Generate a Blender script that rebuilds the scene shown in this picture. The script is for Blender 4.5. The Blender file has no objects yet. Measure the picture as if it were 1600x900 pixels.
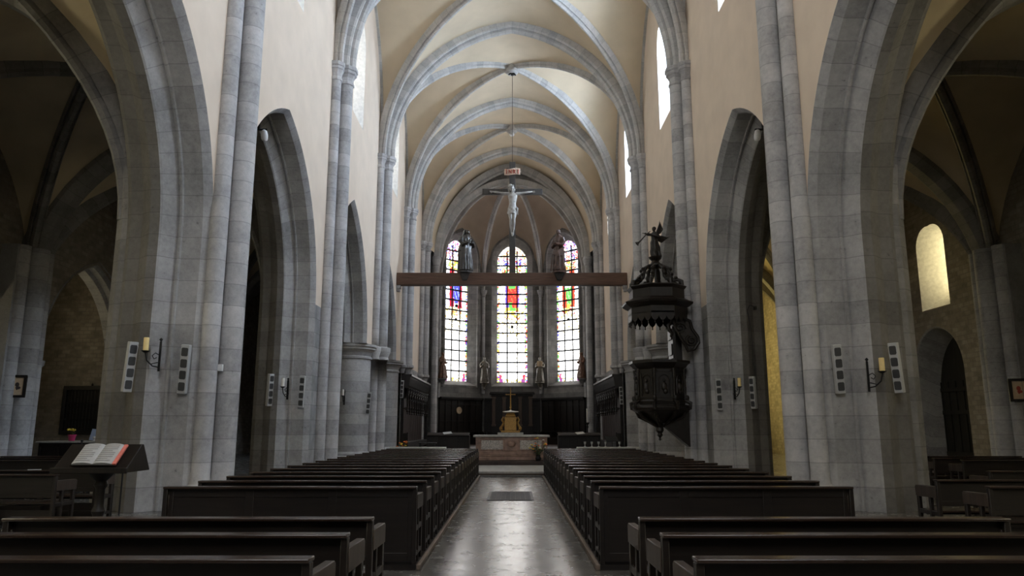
import bpy, bmesh, math, random
from mathutils import Vector, Matrix, geometry, noise
PI = math.pi
random.seed(7)
SC = bpy.context.scene
COL = SC.collection

# ------------------------------------------------------------------ helpers
def srgb(r, g, b):
    f = lambda c: c / 12.92 if c <= .04045 else ((c + .055) / 1.055) ** 2.4
    return (f(r / 255), f(g / 255), f(b / 255), 1)

class MB:
    """collects faces for ONE mesh object"""
    def __init__(s):
        s.v, s.f, s.uv, s.mi = [], [], [], []
    def face(s, idx, uv=None, m=0):
        s.f.append(tuple(idx)); s.uv.append(uv or [(0, 0)] * len(idx)); s.mi.append(m)
    def poly(s, pts, m=0, uv=None):
        b = len(s.v); s.v.extend(Vector(p) for p in pts)
        s.face(range(b, b + len(pts)), uv, m)
    def grid(s, rows, cu=False, cv=False, m=0, us=None, vs=None):
        """rows[i][j]; cv closes the rows onto the first, cu closes each row"""
        b = len(s.v); R, C = len(rows), len(rows[0])
        for r in rows: s.v.extend(Vector(p) for p in r)
        if us is None:
            us = [0.0]
            for j in range(1, C): us.append(us[-1] + (Vector(rows[0][j]) - Vector(rows[0][j - 1])).length)
            if cu: us.append(us[-1] + (Vector(rows[0][0]) - Vector(rows[0][-1])).length)
        if vs is None:
            vs = [0.0]
            for i in range(1, R): vs.append(vs[-1] + (Vector(rows[i][0]) - Vector(rows[i - 1][0])).length)
            if cv: vs.append(vs[-1] + .3)
        for i in range(R if cv else R - 1):
            for j in range(C if cu else C - 1):
                i2, j2 = (i + 1) % R, (j + 1) % C
                s.face((b + i * C + j, b + i * C + j2, b + i2 * C + j2, b + i2 * C + j),
                       [(us[j], vs[i]), (us[j + 1], vs[i]), (us[j + 1], vs[i + 1]), (us[j], vs[i + 1])], m)
    def box(s, x0, x1, y0, y1, z0, z1, m=0, M=None):
        P = [Vector((x, y, z)) for z in (z0, z1) for y in (y0, y1) for x in (x0, x1)]
        if M is not None: P = [M @ p for p in P]
        b = len(s.v); s.v.extend(P)
        for q in ((0, 2, 3, 1), (4, 5, 7, 6), (0, 1, 5, 4), (2, 6, 7, 3), (0, 4, 6, 2), (1, 3, 7, 5)):
            s.face([b + i for i in q], None, m)
    def lathe(s, c, prof, seg=16, ph=0., sx=1., sy=1., m=0, arc=None, M=None):
        c = Vector(c); rows = []
        n = seg if arc is None else seg + 1
        for k in range(n):
            a = ph + (2 * PI * k / seg if arc is None else arc * k / seg)
            r_ = []
            for r, z in prof:
                p = Vector((r * math.cos(a) * sx, r * math.sin(a) * sy, z))
                r_.append(c + (M @ p if M is not None else p))
            rows.append(r_)
        s.grid(rows, cv=arc is None, m=m)
        if arc is None:
            b = len(s.v)
            for kk in (0, -1):
                if prof[kk][0] > 1e-4: s.poly([r[kk] for r in rows], m)
    def tube(s, pts, rad, seg=8, m=0, flat=1.0, fdir=None):
        pts = [Vector(p) for p in pts]
        if not hasattr(rad, '__len__'): rad = [rad] * len(pts)
        rows = []; ref = None
        for i, p in enumerate(pts):
            t = (pts[min(i + 1, len(pts) - 1)] - pts[max(i - 1, 0)]).normalized()
            if ref is None:
                ref = Vector(fdir) if fdir else (Vector((0, 0, 1)) if abs(t.z) < .9 else Vector((1, 0, 0)))
            a = (ref - t * ref.dot(t)).normalized(); b = t.cross(a); ref = a
            rows.append([p + (a * math.cos(2 * PI * k / seg) * flat + b * math.sin(2 * PI * k / seg)) * rad[i] for k in range(seg)])
        s.grid(rows, cu=True, m=m)
        s.poly(rows[0][::-1], m); s.poly(rows[-1], m)
    def ball(s, c, r, seg=12, m=0, M=None):
        c = Vector(c); rx, ry, rz = r if hasattr(r, '__len__') else (r, r, r)
        rows = []
        for i in range(seg // 2 + 1):
            th = PI * i / (seg // 2); row = []
            for k in range(seg):
                p = Vector((rx * math.sin(th) * math.cos(2 * PI * k / seg), ry * math.sin(th) * math.sin(2 * PI * k / seg), rz * math.cos(th)))
                row.append(c + (M @ p if M is not None else p))
            rows.append(row)
        s.grid(rows, cu=True, m=m)
    def sweep(s, path, prof, binormal, closed=True, m=0):
        """planar path, profile (n,b): n = along inward normal, b = along binormal"""
        path = [Vector(p) for p in path]; bn = Vector(binormal)
        L = [0.0]
        for i in range(1, len(path)): L.append(L[-1] + (path[i] - path[i - 1]).length)
        rows = []
        for n_, b_ in prof:
            row = []
            for i, p in enumerate(path):
                t = (path[min(i + 1, len(path) - 1)] - path[max(i - 1, 0)]).normalized()
                row.append(p + t.cross(bn).normalized() * n_ + bn * b_)
            rows.append(row)
        vs = [0.0]
        for i in range(1, len(prof) + 1):
            q, w = prof[i % len(prof)], prof[i - 1]
            vs.append(vs[-1] + math.hypot(q[0] - w[0], q[1] - w[1]))
        s.grid(rows, cv=closed, us=L, vs=vs, m=m)
    def tess(s, loops, fn, m=0):
        """2D loops (outer, holes) -> triangles, mapped by fn(u,v)"""
        V = [[Vector((u, v, 0)) for u, v in l] for l in loops]
        flat = [p for l in V for p in l]
        b = len(s.v); s.v.extend(Vector(fn(p.x, p.y)) for p in flat)
        for t in geometry.tessellate_polygon(V):
            s.face([b + i for i in t], [(flat[i].x, flat[i].y) for i in t], m)
    def build(s, name, mats, parent=None, sharp=38, bevel=0, link=True, loc=None):
        me = bpy.data.meshes.new(name)
        me.from_pydata([tuple(p) for p in s.v], [], s.f)
        ul = me.uv_layers.new(name='UVMap')
        flat = [c for f in s.uv for p in f for c in p]
        if len(flat) == 2 * len(ul.data): ul.data.foreach_set('uv', flat)
        for m in (mats if isinstance(mats, (list, tuple)) else [mats]): me.materials.append(m)
        me.polygons.foreach_set('material_index', s.mi)
        bm = bmesh.new(); bm.from_mesh(me)
        bmesh.ops.remove_doubles(bm, verts=bm.verts, dist=1e-5)
        bmesh.ops.recalc_face_normals(bm, faces=bm.faces)
        bm.to_mesh(me); bm.free()
        me.polygons.foreach_set('use_smooth', [True] * len(me.polygons))
        me.set_sharp_from_angle(angle=math.radians(sharp))
        return link_mesh(name, me, parent, bevel, loc)

def link_mesh(name, me, parent=None, bevel=0, loc=None):
    o = bpy.data.objects.new(name, me); COL.objects.link(o)
    if parent is not None: o.parent = parent
    if loc is not None: o.location = loc
    if bevel:
        b = o.modifiers.new('edge', 'BEVEL'); b.width = bevel; b.segments = 2; b.limit_method = 'ANGLE'
    return o

def tag(o, label, cat, group=None, kind='thing'):
    o['label'] = label; o['category'] = cat
    if kind: o['kind'] = kind
    if group: o['group'] = group
    return o
def thing(name, label, cat, loc=(0, 0, 0), rz=0, group=None):
    o = bpy.data.objects.new(name, None); COL.objects.link(o)
    o.location = loc; o.rotation_euler = (0, 0, rz); o.empty_display_size = .1
    return tag(o, label, cat, group)
def struct(o, label=None):
    o['kind'] = 'structure'
    if label: o['label'] = label
    return o
KIDS = {}
def dup(root, loc, rz=None, label=None, group=None, rot=None):
    r = root.copy(); COL.objects.link(r); r.location = loc
    if rz is not None: r.rotation_euler = (0, 0, rz)
    if rot is not None: r.rotation_euler = rot
    if label: r['label'] = label
    if group: r['group'] = group
    for ch in list(root.children):
        c = ch.copy(); COL.objects.link(c); c.parent = r
        for g in list(ch.children):
            d = g.copy(); COL.objects.link(d); d.parent = c
    return r

# ------------------------------------------------------------------ materials
def mat(name):
    m = bpy.data.materials.new(name); m.use_nodes = True
    nt = m.node_tree; b = nt.nodes['Principled BSDF']
    return m, nt, b
def N(nt, t, **kw):
    n = nt.nodes.new(t)
    for k, v in kw.items():
        if k in n.inputs: n.inputs[k].default_value = v
        else: setattr(n, k, v)
    return n
def ramp(nt, stops):
    r = nt.nodes.new('ShaderNodeValToRGB'); e = r.color_ramp.elements
    while len(e) < len(stops): e.new(.5)
    for q, (p, c) in zip(e, stops): q.position = p; q.color = c
    return r
def mix(nt, a, b, fac, mode='MIX'):
    n = nt.nodes.new('ShaderNodeMix'); n.data_type = 'RGBA'; n.blend_type = mode
    L = nt.links
    for sock, v in ((n.inputs[0], fac), (n.inputs[6], a), (n.inputs[7], b)):
        if hasattr(v, 'links') or hasattr(v, 'is_linked'): L.new(v, sock)
        else: sock.default_value = v
    return n.outputs[2]
def math_n(nt, op, a, b=None):
    n = nt.nodes.new('ShaderNodeMath'); n.operation = op
    for i, v in enumerate((a, b)):
        if v is None: continue
        if hasattr(v, 'is_linked'): nt.links.new(v, n.inputs[i])
        else: n.inputs[i].default_value = v
    return n.outputs[0]
def bump(nt, b, h, strength=.3, dist=.02):
    n = N(nt, 'ShaderNodeBump', Strength=strength, Distance=dist)
    nt.links.new(h, n.inputs['Height']); nt.links.new(n.outputs[0], b.inputs['Normal'])

def plain(name, col, rough=.5, metal=0, var=.12, scale=6., spec=.5, bumpy=.0):
    m, nt, b = mat(name)
    tc = N(nt, 'ShaderNodeTexCoord'); nz = N(nt, 'ShaderNodeTexNoise', Scale=scale, Detail=4.)
    nt.links.new(tc.outputs['Object'], nz.inputs['Vector'])
    lo = tuple(c * (1 - var) for c in col[:3]) + (1,); hi = tuple(min(1, c * (1 + var)) for c in col[:3]) + (1,)
    r = ramp(nt, [(.3, lo), (.7, hi)]); nt.links.new(nz.outputs['Fac'], r.inputs[0]); nt.links.new(r.outputs[0], b.inputs['Base Color'])
    b.inputs['Roughness'].default_value = rough; b.inputs['Metallic'].default_value = metal
    b.inputs['Specular IOR Level'].default_value = spec
    if bumpy: bump(nt, b, nz.outputs['Fac'], bumpy, .02)
    return m

def stone_courses(name, dark, mid, light, course=.46, uvbased=True, warm=(.9, .72, .55, 1), warmth=.0):
    """dressed stone: tone changes from course to course, thin joints, mottling"""
    m, nt, b = mat(name); L = nt.links
    tc = N(nt, 'ShaderNodeTexCoord')
    if uvbased:
        sp = N(nt, 'ShaderNodeSeparateXYZ'); L.new(tc.outputs['UV'], sp.inputs[0]); s = sp.outputs[0]
    else:
        sp = N(nt, 'ShaderNodeSeparateXYZ'); L.new(tc.outputs['Object'], sp.inputs[0]); s = sp.outputs[2]
    q = math_n(nt, 'DIVIDE', s, course)
    fl = math_n(nt, 'FLOOR', q); fr = math_n(nt, 'FRACT', q)
    oi = N(nt, 'ShaderNodeObjectInfo')
    wn = N(nt, 'ShaderNodeTexWhiteNoise', noise_dimensions='2D')
    cb = N(nt, 'ShaderNodeCombineXYZ'); L.new(fl, cb.inputs[0]); L.new(oi.outputs['Random'], cb.inputs[1])
    L.new(cb.outputs[0], wn.inputs['Vector'])
    n1 = N(nt, 'ShaderNodeTexNoise', Scale=1.1, Detail=7., Roughness=.62); L.new(tc.outputs['Object'], n1.inputs['Vector'])
    n2 = N(nt, 'ShaderNodeTexNoise', Scale=9., Detail=6., Roughness=.7); L.new(tc.outputs['Object'], n2.inputs['Vector'])
    f = math_n(nt, 'ADD', math_n(nt, 'MULTIPLY', wn.outputs['Value'], .26), math_n(nt, 'MULTIPLY', n1.outputs['Fac'], .87))
    f = math_n(nt, 'ADD', f, math_n(nt, 'MULTIPLY', math_n(nt, 'SUBTRACT', n2.outputs['Fac'], .5), .6))
    r = ramp(nt, [(.22, dark), (.55, mid), (.92, light)]); L.new(f, r.inputs[0])
    jd = math_n(nt, 'ABSOLUTE', math_n(nt, 'SUBTRACT', fr, .5))
    j = math_n(nt, 'GREATER_THAN', jd, .478)
    c = mix(nt, r.outputs[0], tuple(x * .55 for x in dark[:3]) + (1,), math_n(nt, 'MULTIPLY', j, .38))
    pits = math_n(nt, 'LESS_THAN', n2.outputs['Fac'], .33)
    c = mix(nt, c, tuple(x * .4 for x in dark[:3]) + (1,), math_n(nt, 'MULTIPLY', pits, .5))
    L.new(c, b.inputs['Base Color']); b.inputs['Roughness'].default_value = .85
    h = math_n(nt, 'SUBTRACT', n2.outputs['Fac'], math_n(nt, 'MULTIPLY', j, .6))
    bump(nt, b, h, .35, .03)
    return m

def block_wall(name, dark, light, mortar, bw=.8, bh=.4, msize=.012, rough=.9):
    m, nt, b = mat(name); L = nt.links
    tc = N(nt, 'ShaderNodeTexCoord'); sp = N(nt, 'ShaderNodeSeparateXYZ'); L.new(tc.outputs['Object'], sp.inputs[0])
    cb = N(nt, 'ShaderNodeCombineXYZ'); L.new(math_n(nt, 'ADD', sp.outputs[0], sp.outputs[1]), cb.inputs[0]); L.new(sp.outputs[2], cb.inputs[1])
    br = N(nt, 'ShaderNodeTexBrick', Scale=1., **{'Mortar Size': msize, 'Brick Width': bw, 'Row Height': bh, 'Color1': dark, 'Color2': light, 'Mortar': mortar})
    L.new(cb.outputs[0], br.inputs['Vector'])
    n1 = N(nt, 'ShaderNodeTexNoise', Scale=2.2, Detail=7., Roughness=.65); L.new(tc.outputs['Object'], n1.inputs['Vector'])
    r = ramp(nt, [(.25, (.62, .62, .62, 1)), (.75, (1.25, 1.25, 1.25, 1))]); L.new(n1.outputs['Fac'], r.inputs[0])
    c = mix(nt, br.outputs['Color'], r.outputs[0], 1.0, 'MULTIPLY')
    L.new(c, b.inputs['Base Color']); b.inputs['Roughness'].default_value = rough
    bump(nt, b, math_n(nt, 'SUBTRACT', n1.outputs['Fac'], math_n(nt, 'MULTIPLY', br.outputs['Fac'], .5)), .4, .03)
    return m

def wood(name, c1, c2, rough=.4, spec=.5, axis=0, coat=0, bp=.15):
    m, nt, b = mat(name); L = nt.links
    tc = N(nt, 'ShaderNodeTexCoord'); mp = N(nt, 'ShaderNodeMapping')
    sc = [9., 9., 9.]; sc[axis] = .7; mp.inputs['Scale'].default_value = sc
    L.new(tc.outputs['Object'], mp.inputs[0])
    n1 = N(nt, 'ShaderNodeTexNoise', Scale=2.2, Detail=6., Roughness=.6); L.new(mp.outputs[0], n1.inputs['Vector'])
    r = ramp(nt, [(.3, c1), (.72, c2)]); L.new(n1.outputs['Fac'], r.inputs[0]); L.new(r.outputs[0], b.inputs['Base Color'])
    b.inputs['Roughness'].default_value = rough; b.inputs['Specular IOR Level'].default_value = spec
    b.inputs['Coat Weight'].default_value = coat; b.inputs['Coat Roughness'].default_value = .25
    bump(nt, b, n1.outputs['Fac'], bp, .01)
    return m

def emit(name, col, strength, noise_amt=0):
    m = bpy.data.materials.new(name); m.use_nodes = True; nt = m.node_tree
    nt.nodes.remove(nt.nodes['Principled BSDF'])
    e = N(nt, 'ShaderNodeEmission', Color=col, Strength=strength)
    nt.links.new(e.outputs[0], nt.nodes['Material Output'].inputs[0])
    return m

def g(v, t=(1, 1, 1)): return (v * t[0], v * t[1], v * t[2], 1)
M_STONE = stone_courses('grey_stone', g(.22, (1, .99, 1)), g(.40, (1, .985, .98)), g(.58, (1, .98, .96)))
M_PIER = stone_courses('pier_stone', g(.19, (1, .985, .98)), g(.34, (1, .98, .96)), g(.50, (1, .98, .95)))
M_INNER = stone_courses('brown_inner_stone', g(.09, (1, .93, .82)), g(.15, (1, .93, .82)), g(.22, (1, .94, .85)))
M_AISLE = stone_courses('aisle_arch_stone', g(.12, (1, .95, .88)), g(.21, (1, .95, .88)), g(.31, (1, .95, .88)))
M_RIB = stone_courses('rib_stone', g(.30), g(.44, (1, .98, .94)), g(.60, (1, .97, .92)), course=.38)
M_WALLSTONE = block_wall('pier_block_wall', g(.22), g(.34, (1, .97, .93)), g(.16), .7, .46, .01)
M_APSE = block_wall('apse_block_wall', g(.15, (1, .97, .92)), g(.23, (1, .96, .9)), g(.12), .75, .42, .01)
M_RUBBLE = block_wall('aisle_rubble_wall', g(.22, (1, .87, .68)), g(.34, (1, .88, .70)), g(.25, (1, .88, .72)), .34, .17, .02)
M_PLASTER = plain('pink_plaster', (.67, .565, .455, 1), .9, var=.05, scale=1.2, spec=.2, bumpy=.05)
M_VAULT = plain('cream_vault_plaster', (.60, .50, .36, 1), .9, var=.07, scale=.8, spec=.2, bumpy=.05)
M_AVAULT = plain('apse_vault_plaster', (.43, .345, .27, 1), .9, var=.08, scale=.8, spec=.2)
M_SIDEVAULT = plain('aisle_vault_plaster', (.60, .50, .34, 1), .9, var=.15, scale=.7, spec=.2)
M_REVEAL = plain('pale_window_reveal', (.72, .71, .68, 1), .9, var=.12, scale=8., spec=.2, bumpy=.1)
M_PEW = wood('dark_pew_wood', (.006, .004, .003, 1), (.016, .010, .007, 1), .42, .5, 0)
M_PEWTOP = wood('worn_pew_ledge', (.020, .011, .008, 1), (.042, .025, .018, 1), .25, .7, 0, bp=.03)
M_PEWEND = wood('worn_pew_arm', (.022, .015, .011, 1), (.050, .034, .025, 1), .42, .5, 2)
M_OAK = wood('black_oak', (.006, .0045, .0035, 1), (.016, .011, .008, 1), .48, .3, 2)
M_OAKB = wood('brown_oak_boards', (.020, .010, .007, 1), (.045, .024, .017, 1), .5, .4, 2)
M_CARVED = wood('carved_black_wood', (.006, .0045, .003, 1), (.018, .012, .008, 1), .40, .45, 2)
M_BEAM = wood('reddish_beam_wood', (.075, .040, .026, 1), (.15, .085, .058, 1), .6, .3, 0)
M_CROSS = wood('grey_cross_wood', (.040, .036, .032, 1), (.075, .068, .062, 1), .6, .3, 2)
M_BROWNP = wood('brown_pilaster_wood', (.05, .028, .015, 1), (.10, .06, .035, 1), .45, .4, 2)
M_GILT = plain('old_gilt', (.36, .20, .05, 1), .38, .45, .25, 20)
M_IRON = plain('black_iron', (.012, .012, .012, 1), .5, .3, .2, 20)
M_WAX = plain('yellowed_wax', (.80, .60, .25, 1), .5, 0, .08, 10)
M_WHITEWAX = plain('white_wax', (.75, .72, .66, 1), .5, 0, .05, 10)
M_SPK = plain('speaker_white', (.43, .43, .42, 1), .55, 0, .04, 8)
M_GRILLE = plain('speaker_grille', (.05, .05, .05, 1), .7, 0, .1, 60)
M_MARBLE = plain('pinkish_marble', (.30, .19, .14, 1), .35, 0, .35, 5)
M_MARBLE2 = plain('pale_speckled_marble', (.46, .42, .38, 1), .35, 0, .5, 26)
M_STONETOP = plain('pale_stone_slab', (.40, .39, .36, 1), .6, 0, .2, 9)
M_STATUE = plain('grey_carved_wood', (.34, .33, .31, 1), .5, 0, .2, 7)
M_STATUED = plain('dark_statue_wood', (.040, .035, .030, 1), .30, 0, .4, 7, .6)
M_STATUER = plain('brown_statue_wood', (.085, .048, .036, 1), .45, 0, .4, 5, .5)
M_STATUEA = plain('patinated_apse_statue', (.11, .095, .07, 1), .4, 0, .4, 12, .6)
M_STATUEB = plain('painted_apse_statue', (.17, .085, .05, 1), .5, 0, .4, 9)
M_PAPER = plain('page_paper', (.46, .45, .43, 1), .7, 0, .05, 20)
M_RED = plain('red_page_edge', (.75, .20, .15, 1), .6, 0, .1, 20)
M_PINKPOT = plain('magenta_pot', (.55, .04, .16, 1), .4, 0, .1, 20)
M_YEL = plain('yellow_petal', (.75, .55, .05, 1), .6, 0, .2, 20)
M_ORANGE = plain('orange_petal', (.70, .16, .03, 1), .6, 0, .3, 30)
M_WHITEF = plain('white_petal', (.72, .68, .6, 1), .6, 0, .1, 30)
M_LEAF = plain('dark_leaf', (.035, .06, .02, 1), .5, 0, .4, 30)
M_SIGN = plain('sign_board', (.55, .42, .33, 1), .7, 0, .1, 12)
M_SIGNRED = plain('sign_red_letter', (.32, .06, .035, 1), .6, 0, .1, 12)
M_BLACK = plain('black_frame', (.010, .008, .007, 1), .4, 0, .2, 12)
M_PARCH = plain('parchment', (.55, .42, .28, 1), .8, 0, .08, 12)
M_INK = plain('ink', (.05, .035, .03, 1), .8, 0, .1, 12)
M_REDINK = plain('red_ink', (.35, .06, .04, 1), .8, 0, .1, 12)
M_GRATE = plain('iron_grate', (.035, .035, .038, 1), .45, .5, .2, 20)
M_LEAD = plain('lead_bars', (.02, .02, .022, 1), .6, .2, .1, 20)
M_CABLE = plain('black_cable', (.01, .01, .01, 1), .6, 0, .1, 20)
M_LAMP = plain('white_lamp_shell', (.7, .7, .7, 1), .4, 0, .04, 10)
M_DOOR = wood('dark_door_wood', (.012, .011, .008, 1), (.028, .026, .018, 1), .6, .3, 2)
M_KERB = plain('brown_kerb', (.16, .12, .09, 1), .6, 0, .2, 6)
M_BLUEP = plain('pale_blue_card', (.42, .50, .66, 1), .7, 0, .04, 20)
M_CLOTH = plain('dark_red_cloth', (.10, .02, .03, 1), .8, 0, .2, 10)

def floor_material():
    m, nt, b = mat('worn_floor_slabs'); L = nt.links
    tc = N(nt, 'ShaderNodeTexCoord'); mp = N(nt, 'ShaderNodeMapping'); mp.inputs['Rotation'].default_value = (0, 0, math.radians(38))
    L.new(tc.outputs['Object'], mp.inputs[0])
    nw = N(nt, 'ShaderNodeTexNoise', Scale=.8, Detail=2.); L.new(tc.outputs['Object'], nw.inputs['Vector'])
    wv = N(nt, 'ShaderNodeVectorMath', operation='SCALE'); wv.inputs['Scale'].default_value = .25; L.new(nw.outputs['Color'], wv.inputs[0])
    ad = N(nt, 'ShaderNodeVectorMath', operation='ADD'); L.new(mp.outputs[0], ad.inputs[0]); L.new(wv.outputs[0], ad.inputs[1])
    br = N(nt, 'ShaderNodeTexBrick', Scale=1., **{'Mortar Size': .010, 'Brick Width': .95, 'Row Height': .72, 'Color1': (.115, .11, .10, 1), 'Color2': (.17, .162, .148, 1), 'Mortar': (.06, .055, .048, 1)})
    L.new(ad.outputs[0], br.inputs['Vector'])
    n1 = N(nt, 'ShaderNodeTexNoise', Scale=3.2, Detail=8., Roughness=.68); L.new(tc.outputs['Object'], n1.inputs['Vector'])
    r = ramp(nt, [(.25, (.55, .53, .5, 1)), (.75, (1.2, 1.2, 1.2, 1))]); L.new(n1.outputs['Fac'], r.inputs[0])
    L.new(mix(nt, br.outputs['Color'], r.outputs[0], 1.0, 'MULTIPLY'), b.inputs['Base Color'])
    rr = N(nt, 'ShaderNodeMapRange'); rr.inputs['To Min'].default_value = .10; rr.inputs['To Max'].default_value = .40; b.inputs['Specular IOR Level'].default_value = 1.0
    L.new(n1.outputs['Fac'], rr.inputs[0]); L.new(rr.outputs[0], b.inputs['Roughness'])
    bump(nt, b, math_n(nt, 'SUBTRACT', math_n(nt, 'MULTIPLY', n1.outputs['Fac'], .5), br.outputs['Fac']), .35, .02)
    return m
M_FLOOR = floor_material()

def glass_colour_material():
    m = bpy.data.materials.new('stained_glass'); m.use_nodes = True; nt = m.node_tree
    nt.nodes.remove(nt.nodes['Principled BSDF'])
    a = N(nt, 'ShaderNodeAttribute', attribute_name='Col')
    e = N(nt, 'ShaderNodeEmission', Strength=STAINED)
    nt.links.new(a.outputs['Color'], e.inputs[0]); nt.links.new(e.outputs[0], nt.nodes['Material Output'].inputs[0])
    return m

# ------------------------------------------------------------------ light levels (daylight through the windows, some added as fill)
STAINED = .55
EXPOSURE = 1.7
L_SOUTH, L_NORTH, L_WEST, L_WARM, L_AISLE_FILL = 35.0, 3.2, 2.8, 2.0, 8.0
E_SOUTH = emit('south_daylight_glass', (.78, .95, 1.20, 1), L_SOUTH)
E_CHOIR = emit('choir_daylight_glass', (.86, .95, 1.08, 1), L_SOUTH * .35)
E_NORTH = emit('north_daylight_glass', (1, .96, .90, 1), L_NORTH)
E_WEST = emit('west_daylight_glass', (.95, .97, 1, 1), L_WEST)
E_WARM = emit('yellow_daylight_glass', (1, .84, .45, 1), L_WARM)
E_EAST = emit('added_east_glass', (1, .78, .26, 1), 9.0)  # glow of the added east window, hidden behind a pier
E_CHAPEL = emit('added_chapel_glass', (1, .86, .55, 1), 4.0)  # glow of the added chapel windows, out of view
E_AISLE_FILL = emit('aisle_fill_glass', (1, .92, .66, 1), L_AISLE_FILL)  # aisle fill glow, partly for added windows out of frame
M_STAINED = glass_colour_material()

# ------------------------------------------------------------------ plan
W, T = 6.3, 1.8                      # nave wall plane, wall thickness
WA = 16.6                            # aisle outer wall
PY = [-4.5, 6.2, 15.7, 24.9, 33.9, 42.5, 50.6]      # pier axes (first = west wall)
SPR, APX = 14.3, 21.3                # vault springing, web apex
Y_W, Y_AP = -4.5, 53.9
ARC = [  # yc, half span, spring z, apex z, z0 west jamb, z0 east jamb
    (1.4, 4.2, 5.5, 10.5, 0, 0), (11.0, 4.2, 5.5, 10.5, 0, 0), (19.85, 3.75, 5.5, 10.5, 0, 0),
    (28.65, 3.55, 5.2, 10.6, 0, 5.2), (37.3, 3.1, 5.2, 10.0, 5.2, 5.2)]

def pointed(a, rise, n=18, o=0.0):
    """right half of a pointed arch, from the springing (x=a-o,0) to the apex (0,h)"""
    R = (a * a + rise * rise) / (2 * a); c = R - a; r = R - o; ph = math.acos(max(-1, min(1, c / r)))
    return [(-c + r * math.cos(ph * i / n), r * math.sin(ph * i / n)) for i in range(n + 1)]
def arch_line(a, rise, n=18, o=0.0):
    h = pointed(a, rise, n, o)
    return [(x, z) for x, z in h] + [(-x, z) for x, z in h[-2::-1]]       # from + side over apex to - side
def lancet(u0, w, z0, z1, k=1.25, n=8):
    a = w / 2; rise = a * k
    L = arch_line(a, rise, n)
    return [(u0 - a, z0), (u0 + a, z0)] + [(u0 + x, z1 - rise + z) for x, z in L]

# ------------------------------------------------------------------ floor
b = MB(); b.poly([(-24, -4.6, 0), (24, -4.6, 0), (24, 61, 0), (-24, 61, 0)])
struct(b.build('floor', M_FLOOR), 'worn grey stone slab floor of the church')
b = MB(); b.box(-6.2, 6.2, 25.35, 29.35, 0, .17)
struct(b.build('trim_1', M_STONETOP, bevel=.02), 'pale stone step across the nave in front of the altar')
b = MB(); b.box(-6.2, 6.2, 25.30, 25.42, 0.06, .10)
struct(b.build('trim_2', M_BROWNP), 'brown nosing halfway up the first altar step')
b = MB(); b.box(-6.2, 6.2, 29.35, 60, 0, .32)
struct(b.build('trim_3', M_OAKB, bevel=.02), 'raised choir platform under the altar')
n_trim = 3
def trim_name():
    global n_trim
    n_trim += 1
    return 'trim_%d' % n_trim

# ------------------------------------------------------------------ nave walls
CLW = [(1.2, 2.0), (10.6, 2.0), (19.6, 2.05), (28.7, 2.05), (38.3, 2.0), (46.4, 1.9)]   # clerestory centres, widths
n_win = 0
def window(fn, u0, w, z0, z1, depth, gw, gz0, gz1, pane_mat, label, reveal=None, bars=(2, 5), k=1.25):
    """splayed lancet window; fn(u,z,d) maps to the place, d = depth outwards"""
    global n_win
    n_win += 1
    A = lancet(u0, w, z0, z1, k); B = lancet(u0, gw, gz0, gz1, k)
    b = MB(); b.grid([[fn(u, z, 0) for u, z in A], [fn(u, z, depth) for u, z in B]], cu=True)
    b.grid([[fn(u, z, depth) for u, z in B], [fn(u, z, depth + .12) for u, z in B]], cu=True)
    o = struct(b.build('window_%d' % n_win, reveal or M_REVEAL, sharp=30), label)
    p = MB(); p.tess([B], lambda u, z: fn(u, z, depth + .1))
    p.build('pane', pane_mat, o)
    lb = MB(); t = .03
    nv, nh = bars
    def bar(u_0, u_1, z_0, z_1):
        P = [fn(u, z, d) for d in (depth + .04, depth + .08) for z in (z_0, z_1) for u in (u_0, u_1)]
        q = len(lb.v); lb.v.extend(Vector(p_) for p_ in P)
        for s_ in ((0, 2, 3, 1), (4, 5, 7, 6), (0, 1, 5, 4), (2, 6, 7, 3), (0, 4, 6, 2), (1, 3, 7, 5)): lb.face([q + i for i in s_])
    for i in range(nv):
        u = u0 - gw / 2 + gw * (i + 1) / (nv + 1); bar(u - t / 2, u + t / 2, gz0, gz1 - gw * .35)
    for i in range(nh):
        z = gz0 + (gz1 - gz0) * (i + 1) / (nh + 1)
        hw = gw / 2 if z < gz1 - gw * .62 else gw * .3
        bar(u0 - hw, u0 + hw, z - t / 2, z + t / 2)
    if nv + nh: lb.build('leading', M_LEAD, o)
    return o

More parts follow.
